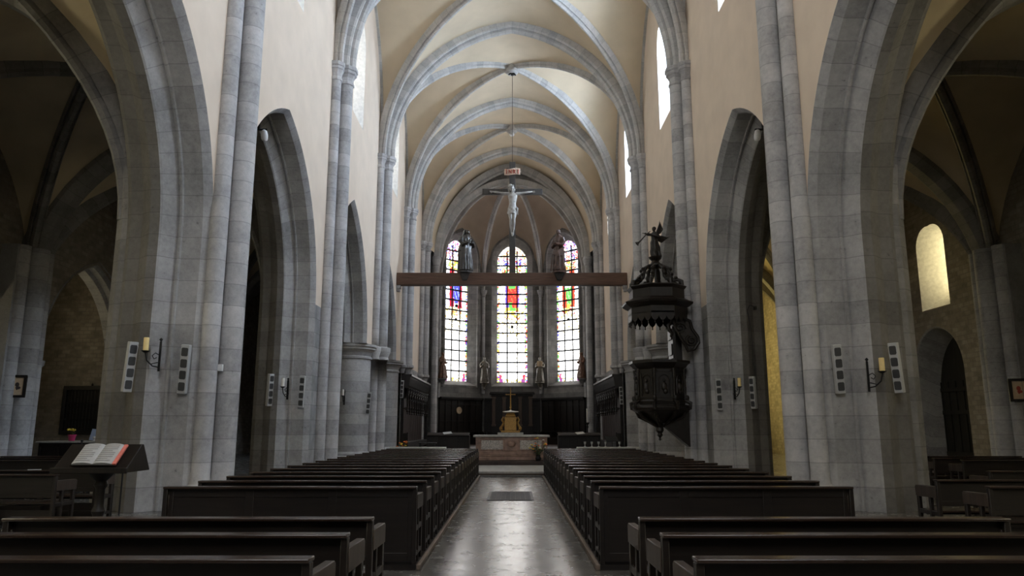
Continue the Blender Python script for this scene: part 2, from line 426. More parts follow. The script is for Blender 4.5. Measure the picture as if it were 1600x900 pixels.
for side, nm in ((-1, 'left'), (1, 'right')):
    for back in (0, 1):                                   # nave face, aisle face
        X = side * (W + (T if back else 0)); top = 13.2 if back else 22
        b = MB(); fn = lambda y, z, X=X: (X, y, z)
        edges = [Y_W] + [(ARC[i][0] + ARC[i][1] + ARC[i + 1][0] - ARC[i + 1][1]) / 2 for i in range(4)] + [40.95, 50.6]
        for i, (yc, a, zs, za, zl, zr) in enumerate(ARC):
            y0, y1 = edges[i], edges[i + 1]
            line = [(yc + x, zs + z) for x, z in arch_line(a, za - zs)]
            outer = [(y0, zs), (yc - a, zs)] + line[::-1][1:-1] + [(yc + a, zs), (y1, zs), (y1, top), (y0, top)]
            holes = [] if back else [lancet(CLW[i][0], CLW[i][1], 14.0, 18.7)]
            b.tess([outer] + holes, fn, 0)
            if zl == 0: b.tess([[(y0, 0), (yc - a, 0), (yc - a, zs), (y0, zs)]], fn, 1)
            if zr == 0: b.tess([[(yc + a, 0), (y1, 0), (y1, zs), (yc + a, zs)]], fn, 1)
        if not back:
            b.tess([[(40.95, 5.2), (50.6, 5.2), (50.6, 22), (40.95, 22)], lancet(CLW[5][0], CLW[5][1], 14.0, 18.7)], fn, 0)
            b.tess([[(42.3, 0), (50.6, 0), (50.6, 5.2), (42.3, 5.2)]], fn, 1)
            b.tess([[(50.6, 0), (54.2, 0), (54.2, 22), (50.6, 22)]], lambda y, z, s=side: (s * (W - (y - 50.6) * .08), y, z), 1)
        else:
            b.tess([[(40.95, 0), (50.6, 0), (50.6, top), (40.95, top)]], fn, 1)
        nm2 = 'wall_%s' % nm if not back else 'wall_%s_rear' % nm
        struct(b.build(nm2, [M_PLASTER if not back else M_RUBBLE, M_WALLSTONE]), '%s nave wall, pink plaster over grey stone arcade' % nm if not back else 'aisle side of the %s arcade wall' % nm)
    # splayed clerestory windows
    for i, (yc, w) in enumerate(CLW):
        window(lambda u, z, d, s=side: (s * (W + d), u, z), yc, w, 14.0, 18.7, 1.25, 1.0, 15.0, 18.2,
               (E_SOUTH if i < 5 else E_CHOIR) if side > 0 else E_NORTH, 'clerestory lancet high in the %s nave wall, window %d from the west' % (nm, i + 1))
    # arcade arches: moulded orders running down the jambs
    PROF = [(0, 0), (.02, .02), (.13, .10), (.16, .12), (.56, .125), (.57, .19), (.61, .19), (.62, .15), (.66, .14), (.86, .37), (.88, .40), (.92, .42), (1.12, .42), (1.2, .36), (1.42, .14), (T - .13, .12), (T, 0)]
    for i, (yc, a, zs, za, zl, zr) in enumerate(ARC):
        rows = []
        for t_, o_ in PROF:
            L_ = [(yc + x, zs + z) for x, z in arch_line(a, za - zs, 20, o_)]
            rt = [(yc + a - o_, zr + (zs - zr) * k / 8) for k in range(8)] if zr < zs else []
            lf = [(yc - a + o_, zl + (zs - zl) * k / 8) for k in range(8)][::-1] if zl < zs else []
            rows.append([(side * (W + t_), y, z) for y, z in rt + L_ + lf])
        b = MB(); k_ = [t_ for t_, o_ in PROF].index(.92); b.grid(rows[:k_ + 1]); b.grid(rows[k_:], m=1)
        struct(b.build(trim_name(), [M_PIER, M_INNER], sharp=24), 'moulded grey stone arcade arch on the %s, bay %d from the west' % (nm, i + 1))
    # round columns with moulded capitals
    for yc, ay, lab in ((33.25, 1.0, 'nearer'), (41.35, .98, 'farther')):
        b = MB(); cx = side * (W + T / 2)
        b.lathe((cx, yc, 0), [(1.25, 0), (1.25, .35), (1.12, .42), (1.1, .5), (1.0, .58), (1.0, 4.55), (1.06, 4.58), (1.06, 4.66), (1.0, 4.70), (1.05, 4.82), (1.16, 4.95), (1.24, 4.98), (1.24, 5.06), (1.3, 5.09), (1.3, 5.2), (.5, 5.2)], 32, sx=.90 if ay > .9 else .9, sy=ay * .95)
        struct(b.build('pillar', M_PIER, sharp=30), 'round grey stone arcade column on the %s, %s of the two' % (nm, lab))
    # vaulting shafts on the nave face of each pier
    for j, yp in enumerate(PY[1:], 1):
        z0 = 0 if yp < 40 else 4.85
        xs = W
        b = MB()
        for dy, dx, r in ((0, .36, .25), (-.43, .10, .19), (.43, .10, .19)):
            cx = side * (xs - dx)
            prof = [(r * 1.0, z0 + .62), (r, 13.72)]
            if z0 == 0: prof = [(r * 1.75, 0), (r * 1.75, .28), (r * 1.5, .34), (r * 1.45, .44), (r * 1.1, .5)] + prof
            else: prof = [(r * .55, z0 - .25), (r * .9, z0), (r * 1.35, z0 + .08), (r * 1.35, z0 + .2), (r * 1.05, z0 + .26)] + prof
            n_ = 10; zz = [prof[-2][1] + (prof[-1][1] - prof[-2][1]) * q / n_ for q in range(n_ + 1)]
            prof = prof[:-2] + [(r, z) for z in zz]
            rows = []
            for k in range(17):
                aa = 2 * PI * k / 16; rows.append([(cx + q[0] * math.cos(aa), yp + dy + q[0] * math.sin(aa), q[1]) for q in prof])
            b.grid(rows, us=[p[1] for p in prof])
            # ring joints where the drums meet
            if z0 == 0 and yp > 30:
                b.lathe((cx, yp + dy, 0), [(r, 4.55), (r * 1.3, 4.62), (r * 1.2, 4.74), (r * 1.6, 4.98), (r * 1.6, 5.16), (r, 5.2)], 16)
        o = b.build('pillar', M_STONE, sharp=30)
        struct(o, 'cluster of three tall vaulting shafts on the %s nave wall, pier %d from the west' % (nm, j))
        c = MB()
        for dy, dx, r in ((0, .36, .25), (-.43, .10, .19), (.43, .10, .19)):
            cx = side * (xs - dx)
            c.lathe((cx, yp + dy, 0), [(r, 13.62), (r * 1.2, 13.65), (r * 1.2, 13.73), (r * 1.02, 13.77), (r * 1.08, 13.9), (r * 1.38, 14.02), (r * 1.5, 14.05), (r * 1.5, 14.14), (r * 1.65, 14.17), (r * 1.65, 14.3), (.02, 14.3)], 8, ph=PI / 8)
        c.build('capital', M_STONE, o, sharp=20)

# ------------------------------------------------------------------ nave vault
def gz(s):
    a, rise = W, APX - SPR; R = (a * a + rise * rise) / (2 * a); c = R - a
    q = c + a * abs(s); return SPR + math.sqrt(max(0, R * R - q * q))
def vault_bay(x0, x1, y0, y1, spr, apx, Nn=14):
    a = (x1 - x0) / 2; rise = apx - spr; R = (a * a + rise * rise) / (2 * a); c = R - a
    G = lambda s: spr + math.sqrt(max(0, R * R - (c + a * abs(s)) ** 2))
    S = [math.sin(PI / 2 * i / Nn) for i in range(-Nn, Nn + 1)]
    xc, yc, hy = (x0 + x1) / 2, (y0 + y1) / 2, (y1 - y0) / 2
    rows = [[(xc + a * sx, yc + hy * sy, max(G(sx), G(sy))) for sx in S] for sy in S]
    b = MB()
    # split every quad along the groin direction so the groins stay crisp
    base = len(b.v)
    for r in rows: b.v.extend(Vector(p) for p in r)
    C = len(S)
    for i in range(C - 1):
        for j in range(C - 1):
            p = [base + i * C + j, base + i * C + j + 1, base + (i + 1) * C + j + 1, base + (i + 1) * C + j]
            if (i < Nn) == (j < Nn): b.face((p[0], p[1], p[2])); b.face((p[0], p[2], p[3]))
            else: b.face((p[0], p[1], p[3])); b.face((p[1], p[2], p[3]))
    return b, G, xc, yc, a, hy
T_PROF = [(-.3, -.31), (.06, -.31), (.13, -.27), (.14, -.21), (.08, -.18), (.10, -.14), (.22, -.14), (.31, -.08), (.33, 0), (.31, .08), (.22, .14), (.10, .14), (.08, .18), (.14, .21), (.13, .27), (.06, .31), (-.3, .31)]
D_PROF = [(-.25, -.17), (.03, -.17), (.09, -.14), (.05, -.09), (.16, -.09), (.23, -.04), (.23, .04), (.16, .09), (.05, .09), (.09, .14), (.03, .17), (-.25, .17)]
def rib_between(b, p0, p1, G, xc, yc, a, hy, prof, lift=0.0, n=22):
    path = []
    for i in range(n + 1):
        t = 1 - math.cos(PI / 2 * i / n) if True else i / n
        x = p0[0] + (p1[0] - p0[0]) * t; y = p0[1] + (p1[1] - p0[1]) * t
        path.append((x, y, G(1 - t) + lift))
    d = Vector((p1[0] - p0[0], p1[1] - p0[1], 0)).normalized(); bn = Vector((-d.y, d.x, 0))
    # make the normal point to the inside (down at the crown)
    tt = (Vector(path[-1]) - Vector(path[-2])).normalized()
    if tt.cross(bn).z > 0: bn = -bn
    b.sweep(path, prof, bn)

cap_in = W - .36
for i in range(6):
    y0, y1 = PY[i], PY[i + 1]
    b, G, xc, yc, a, hy = vault_bay(-W, W, y0, y1, SPR, APX)
    struct(b.build('ceiling_%d' % (i + 1), M_VAULT, sharp=30), 'cream plastered rib vault over nave bay %d from the west' % (i + 1))
    r = MB()
    for sx in (-1, 1):
        for sy in (-1, 1):
            rib_between(r, (sx * (W - .14), yc + sy * (hy - .40)), (0, yc), G, xc, yc, a, hy, D_PROF)
    r.lathe((0, yc, 0), [(.05, 20.82), (.26, 20.82), (.36, 20.90), (.36, 21.06), (.30, 21.1), (.30, 21.4)], 16)
    struct(r.build(trim_name(), M_RIB, sharp=28), 'diagonal stone ribs crossing over nave bay %d from the west' % (i + 1))
    # wall ribs
    r = MB()
    for sx in (-1, 1):
        h = [(y * hy / a, z) for y, z in pointed(a, APX - SPR, 20)]
        path = [(sx * (W - .02), yc + y * .985, SPR + z) for y, z in h] + [(sx * (W - .02), yc - y * .985, SPR + z) for y, z in h[-2::-1]]
        r.sweep(path, [(-.02, -.1), (.11, -.1), (.13, 0), (.11, .1), (-.02, .1)], (1, 0, 0))
    struct(r.build(trim_name(), M_RIB, sharp=28), 'thin wall ribs along both sides of nave bay %d from the west' % (i + 1))
for j, yp in enumerate(PY[1:], 1):
    r = MB()
    path = [(x, yp, SPR + z) for x, z in arch_line(cap_in, APX - .13 - SPR, 22)]
    r.sweep(path, T_PROF, (0, 1, 0))
    struct(r.build(trim_name(), M_RIB, sharp=28), 'stone transverse arch across the nave vault, arch %d from the west' % j)
# short chancel bay: barrel between the last nave arch and the apse arch
b = MB()
S = [math.sin(PI / 2 * i / 16) for i in range(-16, 17)]
b.grid([[((W - k * .6) * s, 50.6 + 3.3 * k, SPR + (gz(s) - SPR) * 1.0) for s in S] for k in (0, .25, .5, .75, 1)])
struct(b.build('ceiling_7', M_VAULT, sharp=30), 'short vault bay between the nave and the apse')
r = MB(); path = [(x, Y_AP, SPR - .3 + z) for x, z in arch_line(5.5, APX - .2 - SPR + .3, 22)]
r.sweep(path, T_PROF, (0, 1, 0))
struct(r.build(trim_name(), M_RIB, sharp=28), 'stone arch at the mouth of the apse')
for side in (-1, 1):
    b = MB()
    for dy, r_ in ((-.28, .2), (.12, .22)):
        cx = side * 5.62
        zz = [0, .3, .35, .5] + [.5 + (13.3 - .5) * k / 9 for k in range(1, 10)]
        prof = [(r_ * 1.7, 0.3), (r_ * 1.7, .6), (r_ * 1.3, .7), (r_, .8)] + [(r_, .8 + 12.5 * k / 9) for k in range(1, 10)] + [(r_ * 1.2, 13.35), (r_ * 1.1, 13.45), (r_ * 1.55, 13.75), (r_ * 1.6, 14.0), (.02, 14.0)]
        rows = [[(cx + p[0] * math.cos(2 * PI * k / 16), Y_AP + dy + p[0] * math.sin(2 * PI * k / 16), p[1]) for p in prof] for k in range(17)]
        b.grid(rows, us=[p[1] for p in prof])
    struct(b.build('pillar', M_STONE, sharp=30), 'paired slender shafts rising from the floor at the %s side of the apse mouth' % ('left' if side < 0 else 'right'))

# ------------------------------------------------------------------ apse
AP = [(-5.66, 53.9), (-5.66, 56.25), (-2.36, 59.55), (2.36, 59.55), (5.66, 56.25), (5.66, 53.9)]
KEY = Vector((0, 54.0, 19.9))
zsA = 12.5
def facet_fn(p, q):
    p, q = Vector((p[0], p[1], 0)), Vector((q[0], q[1], 0)); L_ = (q - p).length; d = (q - p) / L_; mid = (p + q) / 2
    out = Vector((-d.y, d.x, 0))          # left of travel = outwards when going left->right round the back
    return (lambda u, z, dep=0: mid + d * u + out * dep + Vector((0, 0, z))), L_

def stained_colour(kind, u, z, hw):
    """generic coloured glass: clear quarries below, a robed figure panel, coloured head of the light"""
    rnd = random.random
    clear = (4.0, 4.0, 3.95)
    f = abs(u) / 1.2
    B_, R_, Yl, Gn, Wh, Pu = (.10, .10, .75), (.80, .06, .05), (.85, .60, .12), (.16, .55, .12), (.85, .85, .80), (.35, .08, .30)
    if f > .86 and z < 15.2:                                   # beaded border
        return random.choice([Wh, Wh, Yl, Wh, R_, B_, Gn, Wh])
    if z < 5.45: return (Pu if f > .62 else random.choice([clear, Wh, Yl]))
    if z < 5.75 and f > .7: return random.choice([R_, Pu, R_])
    if z < 8.9: return clear if rnd() > .05 else (1.6, 1.4, .9)
    if z < 10.3: return random.choice([clear, clear, Wh, Yl, (1.8, 1.5, .7), (.8, .55, .2)]) if rnd() < .6 else clear
    if z < 10.95: return random.choice([Yl, Wh, R_, Yl, (1.5, 1.2, .6), clear]) if f < .55 else random.choice([Yl, clear, clear])
    if z < 14.1:                                                # figure
        c = (z - 10.95) / 3.15
        if kind == 0:     # blue ground, red robe, green above
            if f < .5:
                ux = u / 1.2 - .06 * math.sin(c * 5)
                if c < .10: return Yl if abs(ux) > .2 else Gn
                sh = .16 + .22 * math.sin(PI * min(1, c / .9)) ** .8
                if c < .80 and abs(ux) < sh: return Gn if (c > .60 and abs(ux) < .24) or (c < .24 and ux < -.05) else ((.85, .22, .08) if (ux * 7 + c * 9) % 2 < .35 else R_)
                if abs(ux) < .13 and c > .78: return (.9, .75, .6)
                if c > .74 and abs(ux) < .26: return Yl
                return (.20, .10, .75) if rnd() > .1 else (.35, .25, .9)
        elif kind == 1:
            if f < .52:
                if abs(u - .07 * math.sin(c * 6)) / 1.2 < .13 + .17 * math.sin(PI * min(1, c / .88)): return (((.40, .55, .95) if (u * 6 + c * 7) % 2 < .5 else B_) if c < .70 else (.85, .75, .7)) if c > .12 else Wh
                return (.45, .02, .06) if rnd() > .12 else R_
        else:
            if f < .52:
                if abs(u - .07 * math.sin(c * 6)) / 1.2 < .13 + .17 * math.sin(PI * min(1, c / .88)): return (((.50, .85, .40) if (u * 6 + c * 7) % 2 < .5 else Gn) if c < .52 else Wh) if c > .1 else Yl
                return (.85, .10, .05) if rnd() > .12 else (.5, .05, .05)
        return random.choice([clear, clear, Wh, (.7, .8, 1.5)])
    if z < 14.75: return random.choice([Yl, Wh, Yl, R_, Gn, clear]) if f < .7 else random.choice([clear, B_, Wh])
    if z < 15.35: return random.choice([B_, B_, Wh, R_, clear]) if .25 < f < .62 else random.choice([clear, Wh, R_, (.95, .65, .5)])
    if kind == 0: return random.choice([clear, Wh, Wh, (.95, .75, .55), R_ if rnd() < .4 else Wh, Yl])
    return random.choice([B_, Wh, (.30, .35, .95), clear, R_])

b = MB()
for i in range(5):
    fn, L_ = facet_fn(AP[i], AP[i + 1])
    hole = []
    if 1 <= i <= 3: hole = [lancet(0, 3.36, 4.8, 17.0, 1.15, 10)]
    b.tess([[(-L_ / 2, 0), (L_ / 2, 0), (L_ / 2, 19), (-L_ / 2, 19)]] + hole, lambda u, z, fn=fn: fn(u, z, 0))
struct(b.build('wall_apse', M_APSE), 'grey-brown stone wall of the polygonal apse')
for kind, i, lab in ((1, 1, 'left'), (0, 2, 'middle'), (2, 3, 'right')):
    fn, L_ = facet_fn(AP[i], AP[i + 1])
    n_win += 1
    dep, gw, z0, z1 = .62, 2.44, 5.15, 16.45
    A = lancet(0, 3.36, 4.8, 17.0, 1.15, 10); Bq = lancet(0, gw, z0, z1, 1.15, 10)
    m_ = MB(); m_.grid([[fn(u, z, 0) for u, z in A], [fn(u, z, dep) for u, z in Bq]], cu=True)
    m_.grid([[fn(u, z, dep) for u, z in Bq], [fn(u, z, dep + .15) for u, z in Bq]], cu=True)
    m_.sweep([fn(u, z, -.02) for u, z in lancet(0, 3.5, 4.7, 17.1, 1.15, 10)[1:]] + [fn(-1.75, 4.7, -.02)], [(-.09, -.06), (.09, -.06), (.09, .06), (-.09, .06)], (fn(0, 0, 1) - fn(0, 0, 0)))
    win = struct(m_.build('window_%d' % n_win, M_APSE, sharp=30), 'tall stained glass lancet, %s one of the three in the apse' % lab)
    # coloured glass as a mosaic of cells
    CN, RN = 26, 128
    rise = gw / 2 * 1.15; head = dict()
    def half(z):
        zs_ = z1 - rise
        if z <= zs_: return gw / 2
        a = gw / 2; R = (a * a + rise * rise) / (2 * a); q = z - zs_
        return max(.01, math.sqrt(max(0, R * R - q * q)) - (R - a))
    me_v, me_f, cols = [], [], []
    random.seed(31 + i)
    zz = [z0 + (z1 - z0) * k / RN for k in range(RN + 1)]
    for z in zz:
        for c in range(CN + 1):
            inn = 0 < c < CN and z0 < z < z1 - .1
            me_v.append(tuple(fn(half(z) * (2 * (c + (random.uniform(-.33, .33) if inn else 0)) / CN - 1), z + (random.uniform(-.03, .03) if inn else 0), dep + .08)))
    for k in range(RN):
        for c in range(CN):
            q = k * (CN + 1) + c; me_f.append((q, q + 1, q + CN + 2, q + CN + 1))
            zc = (zz[k] + zz[k + 1]) / 2; cols.append(stained_colour(kind, half(zc) * (2 * (c + .5) / CN - 1), zc, half(zc)))
    me = bpy.data.meshes.new('pane'); me.from_pydata(me_v, [], me_f); me.materials.append(M_STAINED)
    ca = me.color_attributes.new('Col', 'FLOAT_COLOR', 'CORNER')
    arr = []
    for c in cols: arr += [c[0], c[1], c[2], 1.0] * 4
    ca.data.foreach_set('color', arr)
    link_mesh('pane', me, win)
    lb = MB()
    def obox(u0, u1, z_0, z_1, d0=dep + .01, d1=dep + .06):
        P = [fn(u, z, d) for d in (d0, d1) for z in (z_0, z_1) for u in (u0, u1)]; q = len(lb.v); lb.v.extend(P)
        for s_ in ((0, 2, 3, 1), (4, 5, 7, 6), (0, 1, 5, 4), (2, 6, 7, 3), (0, 4, 6, 2), (1, 3, 7, 5)): lb.face([q + j for j in s_])
    for u in (-gw / 6 * (1.0), gw / 6 * 1.0): obox(u - .05, u + .05, z0, z1 - .45)
    z = z0 + .8
    while z < z1 - .3:
        obox(-half(z), half(z), z - .06, z + .06); z += .8
    for k in range(3):                                       # little round ventilation rosettes
        pass
    lb.build('leading', M_LEAD, win)
    lb = MB()
    for (u_, z_) in ((.0, 9.65),) if kind == 0 else ((.0, 10.0), (.05, 11.1)) if kind == 1 else ((.0, 10.0),):
        lb.ball(fn(u_, z_, dep + .03), .13, 10)
    lb.build('rosette', M_LEAD, win)

# apse vault: webs between ribs, ribs, corner shafts
corners = [Vector((p[0], p[1], 0)) for p in AP]
def rib_pt(c, t):
    """t=0 corner springing, t=1 keystone"""
    a = PI / 2 * t
    z = zsA + (KEY.z - zsA) * math.sin(a); h = 1 - math.cos(a)
    return Vector((c.x + (KEY.x - c.x) * h, c.y + (KEY.y - c.y) * h, z))
b = MB()
for i in range(5):
    rows = []
    ris = 4.9 if 1 <= i <= 3 else 3.0
    shp = pointed(1, 1.0, 8); 
    tt = [-1 + x for x in (0, .02, .07, .16, .3, .48, .68, .85, 1)] ; tt = tt + [-x for x in tt[-2::-1]]
    for k in range(15):
        t = k / 14
        p, q = rib_pt(corners[i], t), rib_pt(corners[i + 1], t)
        row = []
        for s in tt:
            R = 1.25; bmp = math.sqrt(max(0, R * R - (R - 1 + abs(s)) ** 2)) / math.sqrt(R * R - (R - 1) ** 2)
            base = p.lerp(q, (s + 1) / 2)
            base.z += bmp * ris * (1 - t) ** 1.5
            row.append(base)
        rows.append(row)
    b.grid(rows)
b2 = MB(); rim = [rib_pt(corners[0], k / 12) for k in range(13)] + [rib_pt(corners[5], k / 12) for k in range(11, -1, -1)]
b2.tess([[(-6.6, 0), (-5.66, 0), (-5.66, zsA)] + [(v.x, v.z) for v in rim[1:-1]] + [(5.66, zsA), (5.66, 0), (6.6, 0), (6.6, 22), (-6.6, 22)]], lambda x, z: (x, 54.05, z))
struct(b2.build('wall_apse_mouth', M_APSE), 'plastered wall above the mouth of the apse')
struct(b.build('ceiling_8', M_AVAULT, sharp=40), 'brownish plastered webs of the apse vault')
r = MB()
for i, c in enumerate(corners):
    path = [rib_pt(c, k / 16) for k in range(17)]
    d = Vector((KEY.x - c.x, KEY.y - c.y, 0)).normalized(); bn = Vector((-d.y, d.x, 0))
    tt_ = (path[-1] - path[-2]).normalized()
    if tt_.cross(bn).z > 0: bn = -bn
    r.sweep(path, D_PROF, bn)
r.lathe((0, 54.0, 0), [(.05, 19.45), (.3, 19.5), (.38, 19.6), (.38, 19.8), (.3, 20)], 14)
struct(r.build(trim_name(), M_RIB, sharp=28), 'stone ribs of the apse vault meeting at a keystone')
b = MB()
for c in corners[1:5]:
    d = (Vector((0, 54.5, 0)) - c); d.z = 0; d.normalize(); p = c + d * .1
    prof = [(.14, 4.2 if abs(c.x) < 3 else 3.8)] + [(.14, 4.2 + (zsA - .5 - 4.2) * k / 6) for k in range(1, 7)] + [(.2, 12.05), (.16, 12.12), (.28, 12.4), (.3, 12.55), (.02, 12.55)]
    rows = [[(p.x + q[0] * math.cos(2 * PI * k / 12), p.y + q[0] * math.sin(2 * PI * k / 12), q[1]) for q in prof] for k in range(13)]
    b.grid(rows, us=[q[1] for q in prof])
struct(b.build(trim_name(), M_STONE, sharp=30), 'thin engaged shafts in the corners of the apse')

# ------------------------------------------------------------------ aisles
b = MB()
ASPR, AAPX = 6.0, 12.0
AX0 = W + T
for side, nm in ((-1, 'left'), (1, 'right')):
    for i in range(6):
        y0, y1 = PY[i], PY[i + 1]
        x0, x1 = sorted((side * AX0, side * WA))
        b, G, xc, yc, a, hy = vault_bay(x0, x1, y0, y1, ASPR, AAPX, 10)
        struct(b.build('ceiling_aisle_%s_%d' % (nm, i + 1), M_SIDEVAULT, sharp=30), 'ochre plastered vault of the %s aisle, bay %d from the west' % (nm, i + 1))
        r = MB()
        for sx in (-1, 1):
            for sy in (-1, 1): rib_between(r, (xc + sx * (a - .12), yc + sy * (hy - .15)), (xc, yc), G, xc, yc, a, hy, [(n_ * 1.2, b_ * 1.2) for n_, b_ in D_PROF], n=16)
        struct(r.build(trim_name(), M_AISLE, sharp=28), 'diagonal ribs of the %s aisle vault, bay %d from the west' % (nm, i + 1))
    for j, yp in enumerate(PY[1:], 1):
        r = MB(); xc = side * (AX0 + WA) / 2; a = (WA - AX0) / 2
        path = [(xc + a - .05, yp, ASPR * k / 8) for k in range(8)] + [(xc + x, yp, ASPR + z) for x, z in arch_line(a - .05, AAPX - .1 - ASPR, 20)] + [(xc - a + .05, yp, ASPR * k / 8) for k in range(7, -1, -1)]
        r.sweep(path, [(-.3, -.45), (.1, -.45), (.3, -.28), (.33, -.22), (.33, .22), (.3, .28), (.1, .45), (-.3, .45)], (0, 1, 0))
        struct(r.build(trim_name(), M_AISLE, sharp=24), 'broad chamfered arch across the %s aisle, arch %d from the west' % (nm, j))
        # responds on the outer wall and on the back of the piers
        b = MB()
        def shaft(x, y, r_, z1=5.5, z0=0):
            prof = [(r_ * 1.5, z0), (r_ * 1.5, z0 + .3), (r_ * 1.1, z0 + .42), (r_, z0 + .5)] + [(r_, z0 + .5 + (z1 - z0 - .5) * k / 6) for k in range(1, 7)]
            b.grid([[(x + q[0] * math.cos(2 * PI * k / 14), y + q[0] * math.sin(2 * PI * k / 14), q[1]) for q in prof] for k in range(15)], us=[q[1] for q in prof])
        xw = side * WA; yq = yp - .45
        b.box(min(xw, xw - side * .55), max(xw, xw - side * .55), yq - .95, yq + .95, 0, 7.5)
        shaft(xw - side * .62, yq, .34, 7.5); shaft(xw - side * .5, yq - .62, .24, 7.5); shaft(xw - side * .5, yq + .62, .24, 7.5)
        if yp < 30:
            xb = side * AX0
            pass
        struct(b.build('pillar', M_PIER, sharp=30), 'clustered wall responds of the %s aisle at pier %d from the west' % (nm, j))
        c = MB()
        for x, r_ in ((xw - side * .62, .34),) if yp < 20 else ():
            c.lathe((x, yp, 0), [(r_, 5.3), (r_ * 1.2, 5.35), (r_ * 1.1, 5.45), (r_ * 1.5, 5.8), (r_ * 1.6, 6.0), (.02, 6.0)], 8)
    # outer walls
    X = side * WA
    b = MB(); fnw = lambda y, z, X=X: (X, y, z)
    zone = [(Y_W, 6.2), (6.2, 15.7), (15.7, 24.9), (24.9, 33.9), (33.9, 42.5), (42.5, 50.6)]
    for i, (y0, y1) in enumerate(zone):
        outer = [(y0, 0), (y1, 0), (y1, 12.5), (y0, 12.5)]; holes = []
        if side < 0 and i in (2, 3):
            yc, a, zs, za = (20.3, 3.45, 3.8, 7.9) if i == 2 else (29.1, 3.1, 3.8, 8.0)
            ln = [(yc + x, zs + z) for x, z in arch_line(a, za - zs)][::-1]
            outer = [(y0, 0), (yc - a, 0)] + ln + [(yc + a, 0), (y1, 0), (y1, 12.5), (y0, 12.5)]
            prof = [(-.06, -.12), (0, -.12), (.02, -.02), (.10, .0), (.16, .10), (.4, .12), (.5, .22), (.9, .22)]
            r = MB(); rows = []
            for t_, o_ in prof:
                L2 = [(yc + x, zs + z) for x, z in arch_line(a, za - zs, 14, o_)]
                rows.append([(side * (WA + t_), y, z) for y, z in [(yc + a - o_, 0)] + L2 + [(yc - a + o_, 0)]])
            r.grid(rows)
            for sy in (-1, 1): r.lathe((side * (WA + .1), yc + sy * (a + .05), 0), [(.1, 3.45), (.2, 3.5), (.18, 3.58), (.34, 3.75), (.36, 3.9), (.02, 3.9)], 10)
            struct(r.build(trim_name(), M_PIER, sharp=26), 'pointed stone arch opening into %s' % ('the nearer left side chapel' if i == 2 else 'the left side chapel with the barred recess'))
            # chapel shell
            ch = MB(); ya, yb = yc - a - .3, yc + a + .2; xo = -21.0; xi = -(WA + .9)
            ch.poly([(xi, yb, 0), (xo, yb, 0), (xo, yb, 10), (xi, yb, 10)]); ch.poly([(xo, ya, 0), (xo, yb, 0), (xo, yb, 10), (xo, ya, 10)])
            ch.poly([(xi, ya, 0), (xo, ya, 0), (xo, ya, 10), (xi, ya, 10)])
            ch.poly([(xi, yc + a, 0), (xi, yb, 0), (xi, yb, 10), (xi, yc + a, 10)]); ch.poly([(xi, yc - a, 0), (xi, ya, 0), (xi, ya, 10), (xi, yc - a, 10)])
            hc = (xo + xi) / 2; hw = (xi - xo) / 2
            ch.grid([[(hc + x, y, 8.0 + z * .9) for x, z in arch_line(hw, 3.8, 10)] for y in (ya, yb)])
            window(lambda u, z, d: (-20.7 - d * .3, u, z), yc - 1.2, .9, 4.6, 7.2,   .4, .7, 4.8, 7.0, E_CHAPEL, 'small added fill window by the outer wall of %s' % ('the nearer left side chapel' if i == 2 else 'the farther left side chapel'), bars=(1, 3))  # unseen window added to light the chapel walls
            struct(ch.build('wall_chapel_%s' % ('near' if i == 2 else 'far'), M_RUBBLE), 'rubble walls of %s' % ('the nearer left side chapel' if i == 2 else 'the left side chapel with the barred recess'))
        if side > 0 and i == 3:
            ya, yb = 27.3, 30.7; a = (yb - ya) / 2
            DL = [((ya + yb) / 2 + x, 3.75 + z) for x, z in arch_line(a, 1.75, 12)][::-1]
            outer = [(y0, 0), (ya, 0)] + DL + [(yb, 0), (y1, 0), (y1, 12.5), (y0, 12.5)]
            holes = [lancet(28.7, 1.95, 6.2, 9.5, .8)]
        if side > 0 and i == 5: holes = [lancet(45.1, 2.0, 2.7, 8.6)]
        if i == 1: holes = [lancet(10.9, 1.6, 5.2, 8.8)]
        if i == 0: holes = [lancet(1.0, 2.2, 3.6, 9.6)]
        if side > 0 and i == 4: holes = [lancet(38.0, 1.8, 3.2, 8.6)]
        b.tess([outer] + holes, fnw)
    struct(b.build('wall_aisle_%s' % nm, M_RUBBLE if side < 0 else M_RUBBLE), 'rubble stone outer wall of the %s aisle' % nm)
    fw = lambda u, z, d, s=side: (s * (WA + d), u, z)
    if side > 0:
        window(fw, 28.7, 1.95, 6.2, 9.5, 1.1, 1.1, 6.9, 9.2, E_WARM, 'small yellow-lit window high above the dark door of the right aisle', bars=(1, 3), k=.8)
        window(fw, 45.1, 2.0, 2.7, 8.6, 1.0, 1.2, 3.2, 8.4, E_WARM, 'tall yellow-lit window at the far end of the right aisle', bars=(1, 5))
        window(fw, 38.0, 1.8, 3.2, 8.6, 1.0, 1.1, 3.6, 8.4, E_WARM, 'yellow-lit window halfway along the right aisle', bars=(1, 5))
    window(fw, 1.0, 2.2, 3.6, 9.6, 1.0, 1.3, 4.0, 9.2, E_AISLE_FILL, 'added fill window of the %s aisle near the west wall' % nm, bars=(1, 4))  # out-of-frame window added to brighten the aisle
    window(fw, 10.9, 1.6, 5.2, 8.8, 1.0, .9, 5.6, 8.5, E_AISLE_FILL, 'dim window of the %s aisle beside the rear pews' % nm, bars=(1, 3))
    if side > 0: window(lambda u, z, d: (u, 50.6 + d, z), 12.3, 2.2, 3.0, 9.4, .8, 1.6, 3.3, 9.2, E_EAST, 'added hidden window lighting the east end of the right aisle', bars=(1, 5))  # added out of sight to throw yellow light along the outer wall
